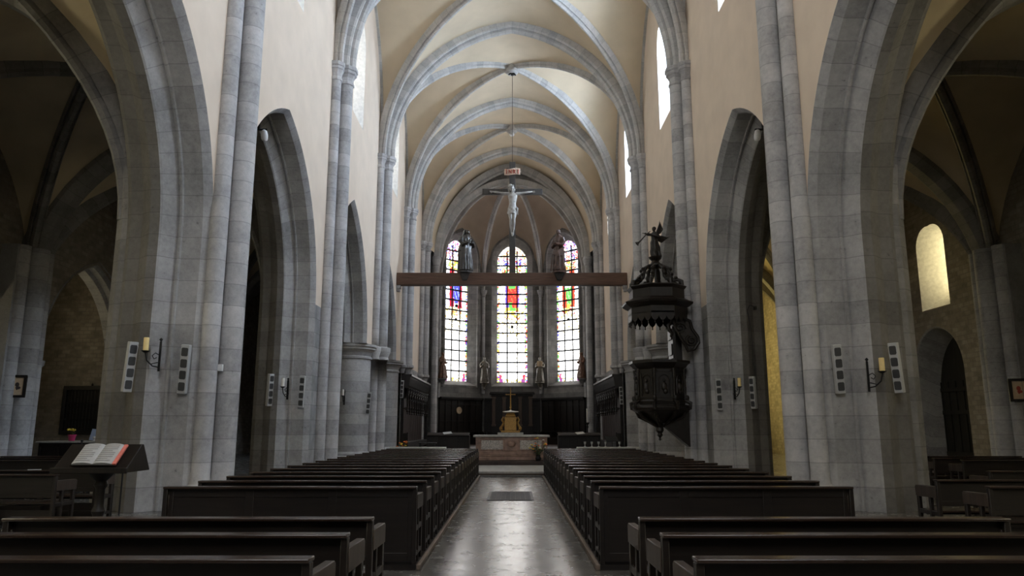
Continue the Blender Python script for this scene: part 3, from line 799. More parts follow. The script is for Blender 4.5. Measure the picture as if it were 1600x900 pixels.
    b = MB(); xa, xb = sorted((side * W, side * WA)); b.tess([[(xa, 0), (xb, 0), (xb, 13), (xa, 13)]] + ([lancet(12.3, 2.2, 3.0, 9.4)] if side > 0 else []), lambda x, z: (x, 50.6, z))
    struct(b.build('wall_aisle_%s_east' % nm, M_RUBBLE), 'rubble east wall closing the %s aisle' % nm)

# door in the right aisle: round-headed outer opening, pointed dark leaf deeper in the wall
ya, yb = 27.3, 30.7; yc = (ya + yb) / 2; a = (yb - ya) / 2
rows = []
for d, aa, zs, za in ((0, a, 3.75, 5.5), (.05, a - .06, 3.75, 5.44), (.95, a - .2, 3.3, 5.25)):
    rows.append([(WA + d, yc + aa, 0)] + [(WA + d, yc + x, zs + z) for x, z in arch_line(aa, za - zs, 12)] + [(WA + d, yc - aa, 0)])
r = MB(); r.grid(rows)
dr = struct(r.build('door_1', M_PIER, sharp=30), 'arched stone doorway with a dark door in the right aisle')
l = MB(); L2 = [(yc + x, 3.0 + z) for x, z in arch_line(a - .15, 2.1, 12)][::-1]
l.tess([[(yc - a + .15, 0)] + L2 + [(yc + a - .15, 0)]], lambda y, z: (WA + .93, y, z))
for k in range(7):
    y = yc - a + .2 + k * (2 * a - .4) / 6; l.box(WA + .89, WA + .93, y - .02, y + .02, 0, 3.4)
for z in (.5, 2.1, 3.0): l.box(WA + .86, WA + .93, yc - a + .2, yc + a - .2, z, z + .16)
l.box(WA + .955, WA + 1.0, yc - a - .3, yc + a + .3, 0, 5.8); leaf = l.build('door_leaf', M_DOOR, dr)
l = MB(); l.tube([(WA + .82, yc - .5, 1.15), (WA + .82, yc - .5, 1.45)], .03); l.box(WA + .83, WA + .9, yc - .56, yc - .44, 1.1, 1.5); l.build('door_handle', M_IRON, leaf)

# west wall behind the viewer, with the big west window
b = MB()
fnx = lambda x, z: (x, Y_W, z)
b.tess([[(-WA, 0), (WA, 0), (WA, 12.5), (W, 12.5), (W, 22), (-W, 22), (-W, 12.5), (-WA, 12.5)], lancet(0, 4.6, 7.5, 17.5), ], fnx)
struct(b.build('wall_west', M_WALLSTONE), 'west wall of the church with its great window')
window(lambda u, z, d: (u, Y_W - d, z), 0, 4.6, 7.5, 17.5, .8, 3.8, 8.0, 17.0, E_WEST, 'great west window over the church entrance', bars=(3, 9))

# ================================================================== THINGS
def ordinal(n): return ['first', 'second', 'third', 'fourth', 'fifth', 'sixth', 'seventh', 'eighth', 'ninth', 'tenth', 'eleventh', 'twelfth', 'thirteenth', 'fourteenth', 'fifteenth', 'sixteenth', 'seventeenth', 'eighteenth'][n - 1]

# ------------------------------------------------------------------ pews (back at y=0, seat towards +y)
PL = 2.97
def make_pew(name, closed, L=PL):
    t = thing(name, '', 'pew')
    h = L / 2
    b = MB(); b.box(-h, h, -.085, .045, .845, .87); b.build('ledge', M_PEWTOP, t, bevel=.006)
    b = MB()
    if closed:
        b.box(-h + .03, h - .03, .0, .018, .02, .845)
        for x in (-h + .05, -h * .33, h * .33, h - .05): b.box(x - .05, x + .05, -.014, .0, .02, .845)
        for z in (.02, .745): b.box(-h + .03, h - .03, -.012, .0, z, z + .10)
    else:
        b.box(-h + .03, h - .03, .0, .022, .50, .845)
        b.box(-h + .03, h - .03, -.012, .0, .50, .57)
        for x in (-h * .33, h * .33): b.box(x - .04, x + .04, -.02, .04, 0, .60)
    b.build('backrest', M_PEW, t, bevel=.004)
    b = MB(); b.box(-h + .02, h - .02, .05, .44, .40, .43); b.box(-h + .06, h - .06, .39, .42, .34, .40); b.build('seat', M_PEWTOP, t, bevel=.005)
    b = MB(); b.box(-h + .06, h - .06, .10, .13, .06, .30); b.box(-h + .06, h - .06, .04, .06, .12, .17); b.build('stretcher', M_PEW, t)
    for s in (-1, 1):
        x = s * (h - .02)
        b = MB()
        b.box(x - .025, x + .025, -.06, .0, 0, .845)
        b.box(x - .025, x + .025, .15, .20, 0, .62); b.box(x - .025, x + .025, .46, .52, 0, .62)
        b.box(x - .022, x + .022, 0, .50, .36, .42); b.box(x - .022, x + .022, 0, .50, .08, .13)
        e = b.build('end_frame', M_PEW, t, bevel=.005)
        b = MB(); rows = []
        for k, (y, z) in enumerate([(-.02, .61), (.53, .60), (.535, .745), (.50, .765), (-.02, .775)]):
            rows.append([(x - .032, y, z), (x + .032, y, z)])
        b.grid(rows, cv=True); b.poly([r[0] for r in rows]); b.poly([r[1] for r in rows])
        b.build('armrest', M_PEWEND, e, bevel=.006)
    return t
NEAR_Y = (6.27, 5.35, 4.40)
MAIN_Y = [9.06 + .975 * k for k in range(17)]
for side, nm in ((-1, 'left'), (1, 'right')):
    b = MB(); xa, xb = sorted((side * 1.06, side * 4.2))
    b.box(xa, xb, 8.98, 25.1, 0, .06)
    struct(b.build(trim_name(), M_PEW), 'low wooden platform under the %s block of pews' % nm)
    b = MB(); xa, xb = sorted((side * 1.01, side * 1.06)); b.box(xa, xb, 8.98, 25.1, 0, .062)
    struct(b.build(trim_name(), M_KERB, bevel=.008), 'pale kerb along the aisle edge of the %s pew platform' % nm)
px_c = 1.075 + PL / 2
first_c = make_pew('pew', True); first_o = make_pew('pew', False)
used = [False, False]
def place(kind, loc, label, group, rz=0):
    src = (first_c, first_o)[kind]
    if not used[kind]:
        used[kind] = True; src.location = loc; src.rotation_euler = (0, 0, rz); src['label'] = label; src['group'] = group
        return src
    return dup(src, loc, rz, label, group)
for side, nm in ((-1, 'left'), (1, 'right')):
    for k, y in enumerate(MAIN_Y):
        q = 17 - k
        lab = 'dark pew %s of the centre aisle, %s row back from the altar' % (nm, ordinal(q))
        if k == 0: lab = 'rearmost pew of the main %s block, its tall panelled back in full view' % nm
        if k == 16: lab = 'frontmost dark pew of the main %s block, nearest the altar step' % nm
        place(0, (side * px_c, y, .06), lab, 'pews of the main %s block' % nm)
    for k, y in enumerate(NEAR_Y):
        lab = 'dark pew %s of the aisle, %s of the three rows nearest the viewer' % (nm, ('front', 'middle', 'rearmost')[k])
        place(1, (side * px_c, y, .03), lab, 'pews of the rear %s block' % nm)
for side, nm in ((-1, 'left'), (1, 'right')):
    rows = ((12.3, 8.75), (13.5, 8.75)) if side < 0 else ((9.9, 7.65), (11.1, 7.65), (13.3, 9.8))
    for k, (y, x) in enumerate(rows):
        place(1, (side * x, y, 0), 'dark pew under the nearest %s arcade arch, %s nearest the altar' % (nm, ordinal(len(rows) - k)), 'pews under the nearest %s arch' % nm)
    for k, y in enumerate((17.6, 18.8, 20.0)):
        place(1, (side * 11.9, y, 0), 'dark pew in the %s side aisle behind the pier, %s from the front' % (nm, ordinal(3 - k)), 'pews in the %s side aisle' % nm)
for side in (-1, 1):
    for y in NEAR_Y[:1]:
        b = MB(); xa, xb = sorted((side * 1.0, side * 4.2)); b.box(xa, xb, 3.9, 7.0, 0, .03)
        struct(b.build(trim_name(), M_PEW), 'thin wooden platform under the rear %s pews' % ('left' if side < 0 else 'right'))
# hymn sheets left on the aisle pews
for k, (x, y) in enumerate(((-9.85, 13.5), (-9.5, 13.5), (-9.0, 12.3), (-8.4, 13.5))):
    b = MB(); b.box(-.10, .10, -.035, .035, 0, .008); b.box(-.10, .10, -.035, .035, .008, .012)
    o = b.build('hymn_sheet', M_PAPER, loc=(x, y - .02, .871)); o.rotation_euler = (0, 0, .2 * (k - 1))
    tag(o, 'white hymn sheet on a pew under the nearest left arch, %s from the left' % ordinal(k + 1), 'paper', 'hymn sheets on the aisle pews')

# ------------------------------------------------------------------ floor grate in the aisle
t = thing('floor_grate', 'dark iron floor grate let into the stone aisle between the pews', 'grate', (0, 18.3, 0))
b = MB()
for x0, x1, y0, y1 in ((-.53, .53, -1.1, -1.03), (-.53, .53, 1.03, 1.1), (-.53, -.47, -1.03, 1.03), (.47, .53, -1.03, 1.03)): b.box(x0, x1, y0, y1, .002, .016)
b.build('frame', M_GRATE, t)
b = MB()
for k in range(26): b.box(-.47, .47, -1.01 + k * .08, -.975 + k * .08, .002, .012)
for k in range(9): b.box(-.46 + k * .113, -.44 + k * .113, -1.03, 1.03, .002, .010)
b.build('bars', M_GRATE, t)

# ------------------------------------------------------------------ loudspeakers
def make_speaker():
    t = thing('mounted_loudspeaker', '', 'loudspeaker', group='white column loudspeakers on the piers')
    b = MB(); b.box(-.085, .085, -.07, .05, -.49, .49); b.build('housing', M_SPK, t, bevel=.012)
    b = MB(); b.box(-.03, .03, .05, .14, .25, .31); b.box(-.03, .03, .05, .10, -.31, -.25); b.build('bracket', M_IRON, t)
    for k in range(4):
        b = MB(); z = .345 - k * .23
        pts = [(.066 * max(-1, min(1, 1.25 * math.cos(a))), z + .085 * max(-1, min(1, 1.25 * math.sin(a)))) for a in [2 * PI * q / 20 for q in range(20)]]
        b.tess([pts], lambda u, v: (u, -.074, v)); b.grid([[(u, -.074, v) for u, v in pts], [(u, -.069, v) for u, v in pts]], cu=True)
        for q in range(5): b.box(-.05, .05, -.077, -.074, z - .06 + q * .03, z - .055 + q * .03)
        b.build('grille', M_GRILLE, t)
    return t
SPK = [(-6.53, 14.93, 2.76, 0, 7, -7, 'west face of the nearest left pier'), (-7.46, 14.58, 2.78, 50, 7, 0, 'inner jamb of the nearest left pier'),
       (6.57, 14.93, 2.76, 0, 7, 7, 'west face of the nearest right pier'), (7.57, 14.58, 2.76, -50, 7, 0, 'inner jamb of the nearest right pier'),
       (-6.52, 23.33, 2.70, 0, 6, -5, 'west face of the second left pier'), (-7.42, 23.0, 2.74, 55, 6, 5, 'inner jamb of the second left pier'),
       (6.46, 23.33, 2.62, 0, 6, 5, 'west face of the second right pier'), (7.44, 23.0, 2.66, -55, 6, -5, 'inner jamb of the second right pier'),
       (-6.24, 32.72, 2.62, 10, 5, -6, 'nearer round column on the left'), (-6.17, 42.0, 3.70, 0, 4, -4, 'post beside the left choir stalls'), (6.12, 42.0, 3.35, 0, 4, 4, 'post beside the right choir stalls')]
s0 = make_speaker()
for k, (x, y, z, rz, tl, rl, lab) in enumerate(SPK):
    rot = (math.radians(tl), math.radians(rl * -.6), math.radians(rz))
    o = s0 if k == 0 else dup(s0, (x, y, z))
    o.location = (x, y, z); o.rotation_euler = rot
    o['label'] = 'white column loudspeaker mounted on the ' + lab

# ------------------------------------------------------------------ wall sconces with a candle
def make_sconce(wax, lab_wax):
    t = thing('sconce', '', 'sconce', group='iron candle sconces on the piers')
    b = MB(); b.box(-.035, .035, -.02, 0, -.30, .30); b.lathe((0, -.01, .33), [(0, -.04), (.04, 0), (0, .05)], 8); b.build('backplate', M_IRON, t, bevel=.006)
    b = MB(); b.tube([(0, -.02, -.22), (0, -.14, -.20), (0, -.26, -.10), (0, -.30, .04)], .014, 8)
    b.tube([(0, -.02, .02), (0, -.10, .06), (0, -.16, 0), (0, -.12, -.06), (0, -.07, -.03)], .010, 8)
    b.tube([(-.06, -.02, -.12), (0, -.16, -.16), (.06, -.02, -.12)], .008, 8)
    b.lathe((0, -.30, .04), [(.015, 0), (.05, .02), (.085, .045), (.08, .05), (.03, .035)], 14); b.build('arm', M_IRON, t)
    b = MB(); b.lathe((0, -.30, .085), [(.052, 0), (.052, .25), (.045, .262), (.01, .255)], 14)
    c = b.build('candle', wax, t)
    w_ = MB(); w_.tube([(0, -.30, .335), (.003, -.30, .365)], .004, 6); w_.build('wick', M_IRON, c)
    return t
sy = make_sconce(M_WAX, 'yellow'); sw = make_sconce(M_WHITEWAX, 'white')
for k, (src, x, y, z, rz, lab) in enumerate([(sy, -6.95, 14.74, 3.0, -38, 'iron wall sconce with a yellowed candle on the nearest left pier'), (None, 7.06, 14.74, 2.6, 38, 'iron wall sconce with a yellowed candle on the nearest right pier'),
        (sw, -6.92, 23.2, 2.75, -15, 'iron sconce with a white candle on the second left pier'), (None, 6.92, 23.2, 2.75, 15, 'iron sconce with a yellowed candle on the second right pier'),
        (None, -7.2, 32.28, 2.85, 0, 'iron sconce with a white candle on the nearer left round column')]):
    o = src or dup(sw if k == 4 else sy, (0, 0, 0))
    o.location = (x, y, z); o.rotation_euler = (0, 0, math.radians(rz)); o['label'] = lab

# small white box on the pier shaft
b = MB(); b.box(-.05, .05, -.05, .03, -.07, .07); b.box(-.035, .035, -.055, -.05, -.02, .05)
tag(b.build('mounted_sensor', M_LAMP, bevel=.01, loc=(-5.98, 15.36, 2.82)), 'small white sensor box mounted on the shafts of the nearest left pier', 'sensor')

# ------------------------------------------------------------------ lamp pairs under the arch crowns
for side, nm in ((-1, 'left'), (1, 'right')):
    t = thing('hanging_spotlight', 'pair of small white spotlights hanging under the crown of the second %s arcade arch' % nm, 'spotlight', (side * 7.15, 19.85, 9.72), 0, 'spotlight pairs under the arches')
    b = MB(); b.box(-.24, .24, -.03, .03, .16, .20); b.box(-.03, .03, -.03, .03, .20, .40); b.build('bracket', M_IRON, t)
    for x in (-.19, .19):
        b = MB(); b.lathe((x, -.04, 0), [(.02, .16), (.075, .12), (.10, .0), (.095, -.10), (.07, -.15), (.0, -.15)], 12, M=Matrix.Rotation(.3, 3, 'X')); b.build('lamp_head', M_LAMP, t)

# ------------------------------------------------------------------ framed pictures on the aisle responds
for side, nm, z in ((-1, 'left', 2.9), (1, 'right', 2.76)):
    t = thing('framed_picture', 'small dark framed picture hanging on the far wall pier of the %s aisle' % nm, 'picture', (-15.80, 23.90, z) if side < 0 else (15.95, 23.54, z), side * -.3)
    b = MB()
    for x0, x1, z0, z1 in ((-.26, .26, .28, .36), (-.26, .26, -.36, -.28), (-.26, -.17, -.28, .28), (.17, .26, -.28, .28)): b.box(x0, x1, -.03, .02, z0, z1)
    b.build('frame', M_BLACK, t, bevel=.008)
    b = MB(); b.box(-.18, .18, -.005, .01, -.29, .29); s_ = b.build('sheet', M_PARCH, t)
    b = MB(); b.ball((0, -.008, .05), (.06, .004, .075)); b.ball((.03, -.008, -.05), (.075, .004, .05)); b.box(-.02, .02, -.012, -.008, -.12, -.05); b.build('drawing', M_INK if side < 0 else M_REDINK, s_)

# ------------------------------------------------------------------ lectern with open book (left)
t = thing('lectern', 'dark wooden lectern with a sloping desk standing near the nearest left pier', 'lectern', (-6.16, 11.55, 0))
b = MB()
prof = [(-.36, .96), (-.37, 1.0), (0.06, 1.36), (.12, 1.36), (.36, .98), (.36, .96)]
b.grid([[(x, y, z) for y, z in prof] for x in (-.54, .54)], cu=True)
b.poly([(-.54, y, z) for y, z in prof]); b.poly([(.54, y, z) for y, z in prof])
b.box(-.56, .56, -.40, -.35, .95, 1.03)
b.build('desk', M_OAK, t, bevel=.008)
b = MB(); b.lathe((0, 0, 0), [(.22, .05), (.2, .1), (.08, .16), (.07, .3), (.10, .38), (.07, .46), (.065, .7), (.10, .76), (.08, .82), (.20, .95)], 12); b.build('column', M_OAK, t)
b = MB()
for a in (0, PI / 2, PI, 1.5 * PI): b.tube([(0, 0, .12), (.2 * math.cos(a), .2 * math.sin(a), .09), (.32 * math.cos(a), .32 * math.sin(a), .03)], [.05, .04, .035], 8)
b.build('foot', M_OAK, t)
bk = thing('open_book', 'large open book with red page edge lying on the sloping lectern desk', 'book', (-6.16, 11.55, 0))
sl = math.atan2(.36, .43)
Mb = Matrix.Translation((.02, -.16, 1.20)) @ Matrix.Rotation(sl, 4, 'X')
def sheet(x0, x1, up):
    m_ = MB(); rows = []
    for k in range(9):
        q = k / 8; x = x0 + (x1 - x0) * q; h = .012 + .032 * math.sin(PI * min(1, (q if x0 > -.01 else 1 - q) * 1.0)) ** .6 * up + .008
        rows.append([Mb @ Vector((x, y, h)) for y in (-.21, .21)])
    base = [[Mb @ Vector((x0 + (x1 - x0) * k / 8, y, .006)) for y in (-.21, .21)] for k in range(9)]
    m_.grid(rows)
    m_.grid([[r[0] for r in rows], [r[0] for r in base]]); m_.grid([[r[1] for r in rows], [r[1] for r in base]]); m_.grid([rows[0], base[0]]); m_.grid([rows[-1], base[-1]])
    return m_
sheet(-.31, 0, 1).build('page', M_PAPER, bk); sheet(0, .29, 1).build('page', M_PAPER, bk)
m_ = MB(); m_.box(.29, .345, -.21, .21, .004, .03, M=Mb); m_.build('page_edge', M_RED, bk)
m_ = MB(); m_.box(-.33, .35, -.225, .225, .0, .005, M=Mb); m_.build('cover', M_OAK, bk)
m_ = MB()
for cx in (-.16, .14):
    for k in range(9): m_.box(cx - .11, cx + .11 - (.06 if k % 4 == 3 else 0), .17 - k * .042, .176 - k * .042, .0525, .0535, M=Mb)
m_.build('print_lines', M_INK, bk)

# wrought-iron stand behind the lectern
t = thing('iron_candle_stand', 'black wrought iron stand with a cross and scrolls behind the lectern', 'stand', (-7.78, 14.3, 0))
b = MB(); b.box(-.5, .5, -.18, .18, .93, .96)
for x in (-.45, .45):
    for y in (-.15, .15): b.tube([(x, y, 0), (x, y, .93)], .016, 8)
b.build('frame', M_IRON, t)
b = MB(); b.tube([(-.30, 0, .96), (-.30, 0, 1.36)], .016, 8); b.tube([(-.42, 0, 1.24), (-.18, 0, 1.24)], .014, 8)
for p in ((-.30, 1.37), (-.43, 1.24), (-.17, 1.24)): b.ball((p[0], 0, p[1]), .026, 8)
b.build('cross', M_IRON, t)
b = MB()
for k in range(4):
    x = -.05 + k * .16; b.tube([(x - .07, 0, .97), (x - .07, 0, 1.03), (x - .03, 0, 1.10), (x + .03, 0, 1.09), (x + .05, 0, 1.03), (x + .01, 0, 1.0)], .010, 6)
b.build('scrolls', M_IRON, t)

# ------------------------------------------------------------------ side altar table in the left chapel, with pot, card, cups
t = thing('side_altar', 'dark side altar with a pale top edge in front of the barred left chapel', 'altar', (-15.55, 26.9, 0))
b = MB(); b.box(-1.1, 1.1, -.4, .4, 1.07, 1.13); b.build('tabletop', M_STONETOP, t, bevel=.01)
b = MB(); b.box(-1.0, 1.0, -.33, .33, 0, 1.07)
for x in (-1.0, -.34, .30, .94): b.box(x, x + .08, -.36, -.33, .05, 1.02)
b.box(-1.0, 1.02, -.36, -.33, .94, 1.07); b.box(-1.0, 1.02, -.36, -.33, 0, .12); b.build('chest', M_OAK, t, bevel=.008)
t = thing('flower_pot', 'magenta pot with yellow flowers on the dark side altar', 'flowers', (-15.62, 26.9, 1.13))
b = MB(); b.lathe((0, 0, 0), [(.0, 0), (.09, 0), (.13, .18), (.14, .19), (.14, .22), (.115, .22), (.1, .17), (0, .17)], 14); b.build('pot', M_PINKPOT, t)
random.seed(3)
b = MB()
for k in range(12):
    a = k * 2.4; r_ = .04 + .1 * random.random(); b.tube([(0, 0, .18), (r_ * .6 * math.cos(a), r_ * .6 * math.sin(a), .26), (r_ * 1.3 * math.cos(a), r_ * 1.3 * math.sin(a), .30)], [.012, .028, .004], 5, flat=.3)
b.build('leaves', M_LEAF, t)
b = MB()
for k in range(9):
    a = k * 2.1; r_ = .03 + .013 * k; b.ball((r_ * math.cos(a) - .03, r_ * math.sin(a), .36 + .05 * random.random()), .04, 8)
b.build('blossoms', M_YEL, t)
t = thing('information_card', 'pale blue card propped up at the right end of the dark side altar', 'card', (-14.82, 26.8, 1.15), 0)
b = MB(); b.box(-.13, .13, -.012, .012, 0, .40, M=Matrix.Rotation(-.2, 4, 'X') @ Matrix.Rotation(.12, 4, 'Y')); b.build('sheet', M_BLUEP, t)
b = MB(); b.tube([(0, .08, .30), (0, .22, 0.01)], .01, 6); b.build('prop', M_IRON, t)
for k, x in enumerate((-14.66, -14.52)):
    b = MB(); b.lathe((0, 0, 0), [(0, 0), (.045, 0), (.05, .02), (.02, .05), (.02, .07), (.06, .11), (.055, .16), (.05, .15), (0, .10)], 12)
    tag(b.build('votive_cup', M_LAMP, loc=(x, 26.62, 1.13)), 'small white votive cup beside the blue card, %s of the two' % ('left' if k == 0 else 'right'), 'cup', 'votive cups on the side altar')

# barred recess in the chapel
t = thing('barred_cabinet', 'dark barred cabinet let into the rubble wall of the left chapel', 'cabinet', (-18.1, 32.36, 0))
b = MB()
for x0, x1, z0, z1 in ((-1.2, 1.2, 3.2, 3.36), (-1.2, 1.2, 1.3, 1.46), (-1.2, -1.06, 1.46, 3.2), (1.06, 1.2, 1.46, 3.2)): b.box(x0, x1, -.16, .02, z0, z1)
b.build('frame', M_BLACK, t, bevel=.01)
b = MB(); b.box(-1.06, 1.06, -.04, .0, 1.46, 3.2); b.build('back_panel', M_BLACK, t)
b = MB()
for k in range(15): b.tube([(-.98 + k * .14, -.12, 1.46), (-.98 + k * .14, -.12, 3.2)], .016, 6)
for z in (1.9, 2.6): b.box(-1.06, 1.06, -.14, -.10, z, z + .04)
b.build('bars', M_IRON, t)
b = MB(); b.lathe((0, -.1, 3.36), [(.03, 0), (.05, .05), (.0, .14)], 8); b.build('finial', M_IRON, t)

# ------------------------------------------------------------------ communion rails
for side, nm in ((-1, 'left'), (1, 'right')):
    t = thing('communion_rail', 'low pale stone communion rail on the %s before the choir' % nm, 'rail', (side * 3.55, 28.9, .17))
    b = MB(); b.box(-1.06, 1.06, -.16, .16, .60, .70); b.build('coping', M_STONETOP, t, bevel=.015)
    b = MB(); b.box(-1.0, 1.0, -.12, .12, 0, .14)
    for k in range(6): x = -1.0 + k * .376; b.box(x, x + .12, -.11, .11, .14, .60)
    b.build('base', M_STONETOP, t, bevel=.01)
    for k in range(5):
        x = -.94 + k * .376 + .25 - .06
        b = MB(); P = [(x - .12, .60), (x + .12, .60), (x, .34)]
        b.grid([[(u, -.07, v) for u, v in P], [(u, .07, v) for u, v in P]], cu=True); b.poly([(u, -.07, v) for u, v in P]); b.poly([(u, .07, v) for u, v in P]); b.build('wedge', M_STONETOP, t)

# ------------------------------------------------------------------ altar
t = thing('altar', 'pinkish marble altar with speckled front panels on the choir platform', 'altar', (0, 30.6, .32))
b = MB(); b.box(-1.52, 1.52, -.55, .55, .90, .985); b.build('mensa', M_STONETOP, t, bevel=.015)
b = MB(); b.box(-1.36, 1.36, -.42, .45, .36, .90)
for x0, x1 in ((-1.42, -1.26), (1.26, 1.42), (-.28, .28)): b.box(x0, x1, -.46, -.40, .36, .90)
b.box(-1.42, 1.42, -.45, -.40, .80, .90); b.build('body', M_MARBLE, t, bevel=.012)
b = MB(); b.box(-1.46, 1.46, -.50, .5, 0, .14); b.box(-1.46, 1.46, -.48, .5, .14, .2); b.box(-1.40, 1.40, -.44, .5, .2, .36); b.build('plinth', M_MARBLE, t, bevel=.02)
for x0, x1 in ((-1.2, -.34), (.34, 1.2)):
    b = MB(); b.box(x0, x1, -.45, -.42, .42, .78); b.build('panel', M_MARBLE2, t, bevel=.008)
b = MB(); b.ball((0, -.46, .64), (.17, .05, .13), 14); b.tube([(-.12, -.47, .68), (0, -.48, .55), (.12, -.47, .68)], .02, 6); b.build('medallion', M_MARBLE, t)
b = MB(); b.box(-1.7, 1.7, 29.85, 31.8, .32, .325)
# tabernacle on a small pale base behind
t = thing('tabernacle', 'gilded tabernacle with side scrolls standing on the marble altar', 'tabernacle', (-.04, 30.78, 1.305))
b = MB(); b.box(-.52, .52, -.22, .26, 0, .09); b.build('base_slab', M_STONETOP, t, bevel=.01)
b = MB(); b.box(-.38, .38, -.17, .2, .09, .17); b.box(-.24, .24, -.15, .2, .17, .72); b.lathe((0, 0, 0), [(.27, .72), (.30, .75), (.22, .86), (.20, .88)], 4, ph=PI / 4); b.build('shrine', M_GILT, t, bevel=.012)
b = MB(); a_ = [(x, .28 + z) for x, z in arch_line(.15, .17, 8)]
b.tess([[(-.15, .2), (.15, .2)] + a_], lambda u, v: (u, -.165, v)); b.grid([[(u, -.165, v) for u, v in [(-.15, .2), (.15, .2)] + a_], [(u, -.15, v) for u, v in [(-.15, .2), (.15, .2)] + a_]], cu=True); b.build('shrine_door', M_GILT, t)
for s in (-1, 1):
    b = MB(); b.tube([(s * .36, -.05, .17), (s * .40, -.05, .27), (s * .33, -.05, .36), (s * .28, -.05, .48), (s * .34, -.05, .60), (s * .29, -.05, .70), (s * .24, -.05, .64)], [.06, .065, .05, .045, .05, .04, .03], 8); b.ball((s * .38, -.06, .24), .075, 10); b.build('scroll', M_GILT, t)
b = MB(); b.lathe((0, 0, .88), [(.2, 0), (.33, .03), (.33, .055), (.2, .07), (.05, .09), (.03, .12)], 12); b.build('cornice', M_WHITEWAX, t)
b = MB(); b.tube([(0, 0, .97), (0, 0, 1.86)], [.028, .02], 8); b.tube([(-.17, 0, 1.62), (.17, 0, 1.62)], .018, 8)
for p in ((-.18, 1.62), (.18, 1.62), (0, 1.88)): b.ball((p[0], 0, p[1]), .03, 8)
b.lathe((0, 0, 1.1), [(.03, -.04), (.05, 0), (.03, .04)], 10); b.build('cross', M_GILT, t)

def flowers(name, loc, label, vase_mat, petals, R, Hh, n, seed, pot_h=.22):
    t = thing(name, label, 'flowers', loc); rnd = random.Random(seed)
    b = MB(); b.lathe((0, 0, 0), [(0, 0), (.09, 0), (.12, pot_h * .4), (.08, pot_h * .85), (.11, pot_h), (.09, pot_h), (0, pot_h * .8)], 12); b.build('vase', vase_mat, t)
    lf = MB(); heads = [MB() for _ in petals]
    for k in range(n):
        a = rnd.random() * 2 * PI; r_ = R * math.sqrt(rnd.random()); z = pot_h + Hh * (.25 + .75 * rnd.random()) * (1 - .4 * r_ / R)
        p = Vector((r_ * math.cos(a), r_ * math.sin(a), z))
        lf.tube([(0, 0, pot_h * .8), p * .5 + Vector((0, 0, pot_h * .5)), p], .006, 5)
        for q in range(2):
            aa = rnd.random() * 6.28; m0 = p * (.6 + .25 * q); lf.tube([m0, m0 + Vector((math.cos(aa) * .05, math.sin(aa) * .05, .02)), m0 + Vector((math.cos(aa) * .11, math.sin(aa) * .11, -.01))], [.006, .024, .003], 5, flat=.3)
        h = heads[k % len(petals)]
        for q in range(5):
            aa = q * 1.2566; h.ball(p + Vector((math.cos(aa) * .026, math.sin(aa) * .026, 0)), (.028, .028, .018), 6)
        h.ball(p + Vector((0, 0, .012)), .02, 6)
    lf.build('leaves', M_LEAF, t)
    for h, m_ in zip(heads, petals): h.build('blossoms', m_, t)
    return t
flowers('flower_arrangement', (1.05, 29.75, .32), 'orange and white flower arrangement in front of the right end of the altar', M_IRON, (M_ORANGE, M_WHITEF, M_YEL), .38, .75, 26, 4)
flowers('flower_arrangement', (-4.35, 30.2, .32), 'orange flowers on a tall stem behind the left communion rail', M_IRON, (M_ORANGE, M_YEL), .25, .55, 16, 9, .35)

# small things behind the rails
t = thing('iron_trestle', 'low black iron trestle table behind the left communion rail', 'table', (-3.35, 30.3, .32))
b = MB(); b.box(-.35, .35, -.2, .2, .66, .69); b.build('tabletop', M_IRON, t)
for x in (-.3, .3):
    for y in (-.16, .16): b = MB(); b.tube([(x * 1.05, y * 1.05, 0), (x, y, .66)], .018, 6); b.build('leg', M_IRON, t)
t = thing('music_stand', 'black music stand behind the right communion rail', 'stand', (4.0, 29.9, .32), .3)
b = MB(); b.box(-.26, .26, -.012, .012, 0, .30, M=Matrix.Translation((0, 0, .74)) @ Matrix.Rotation(-.9, 4, 'X')); b.build('desk', M_IRON, t)
b = MB(); b.tube([(0, 0, .1), (0, .08, .82)], .013, 8); b.build('pole', M_IRON, t)
b = MB()
for a in (0, 2.1, 4.2): b.tube([(0, 0, .16), (.26 * math.cos(a), .26 * math.sin(a), .01)], .010, 6)
b.build('tripod', M_IRON, t)
for k in range(5):
    b = MB(); b.lathe((0, 0, 0), [(0, 0), (.05, 0), (.05, .012), (.016, .03), (.016, .10), (.04, .13), (.045, .2), (.04, .2), (.03, .14), (0, .13)], 10)
    tag(b.build('votive_glass', M_SPK, loc=(2.8 + k * .26 + (.28 if k > 3 else 0), 28.9, .87)), 'small glass light on the right communion rail, %s from the aisle' % ordinal(k + 1), 'votive light', 'votive lights on the right rail')
t = thing('paschal_candle', 'tall pale paschal candle on a slender stand at the right of the choir', 'candle', (4.5, 45.0, .32))
b = MB(); b.lathe((0, 0, 0), [(.22, 0), (.2, .06), (.06, .12), (.035, .3), (.035, 1.2), (.07, 1.3), (.04, 1.4), (.12, 1.52), (.12, 1.56), (.02, 1.56)], 12); b.build('stand', M_IRON, t)
b = MB(); b.lathe((0, 0, 1.56), [(.05, 0), (.05, .8), (.04, .82), (0, .82)], 12); b.build('candle', M_WHITEWAX, t)
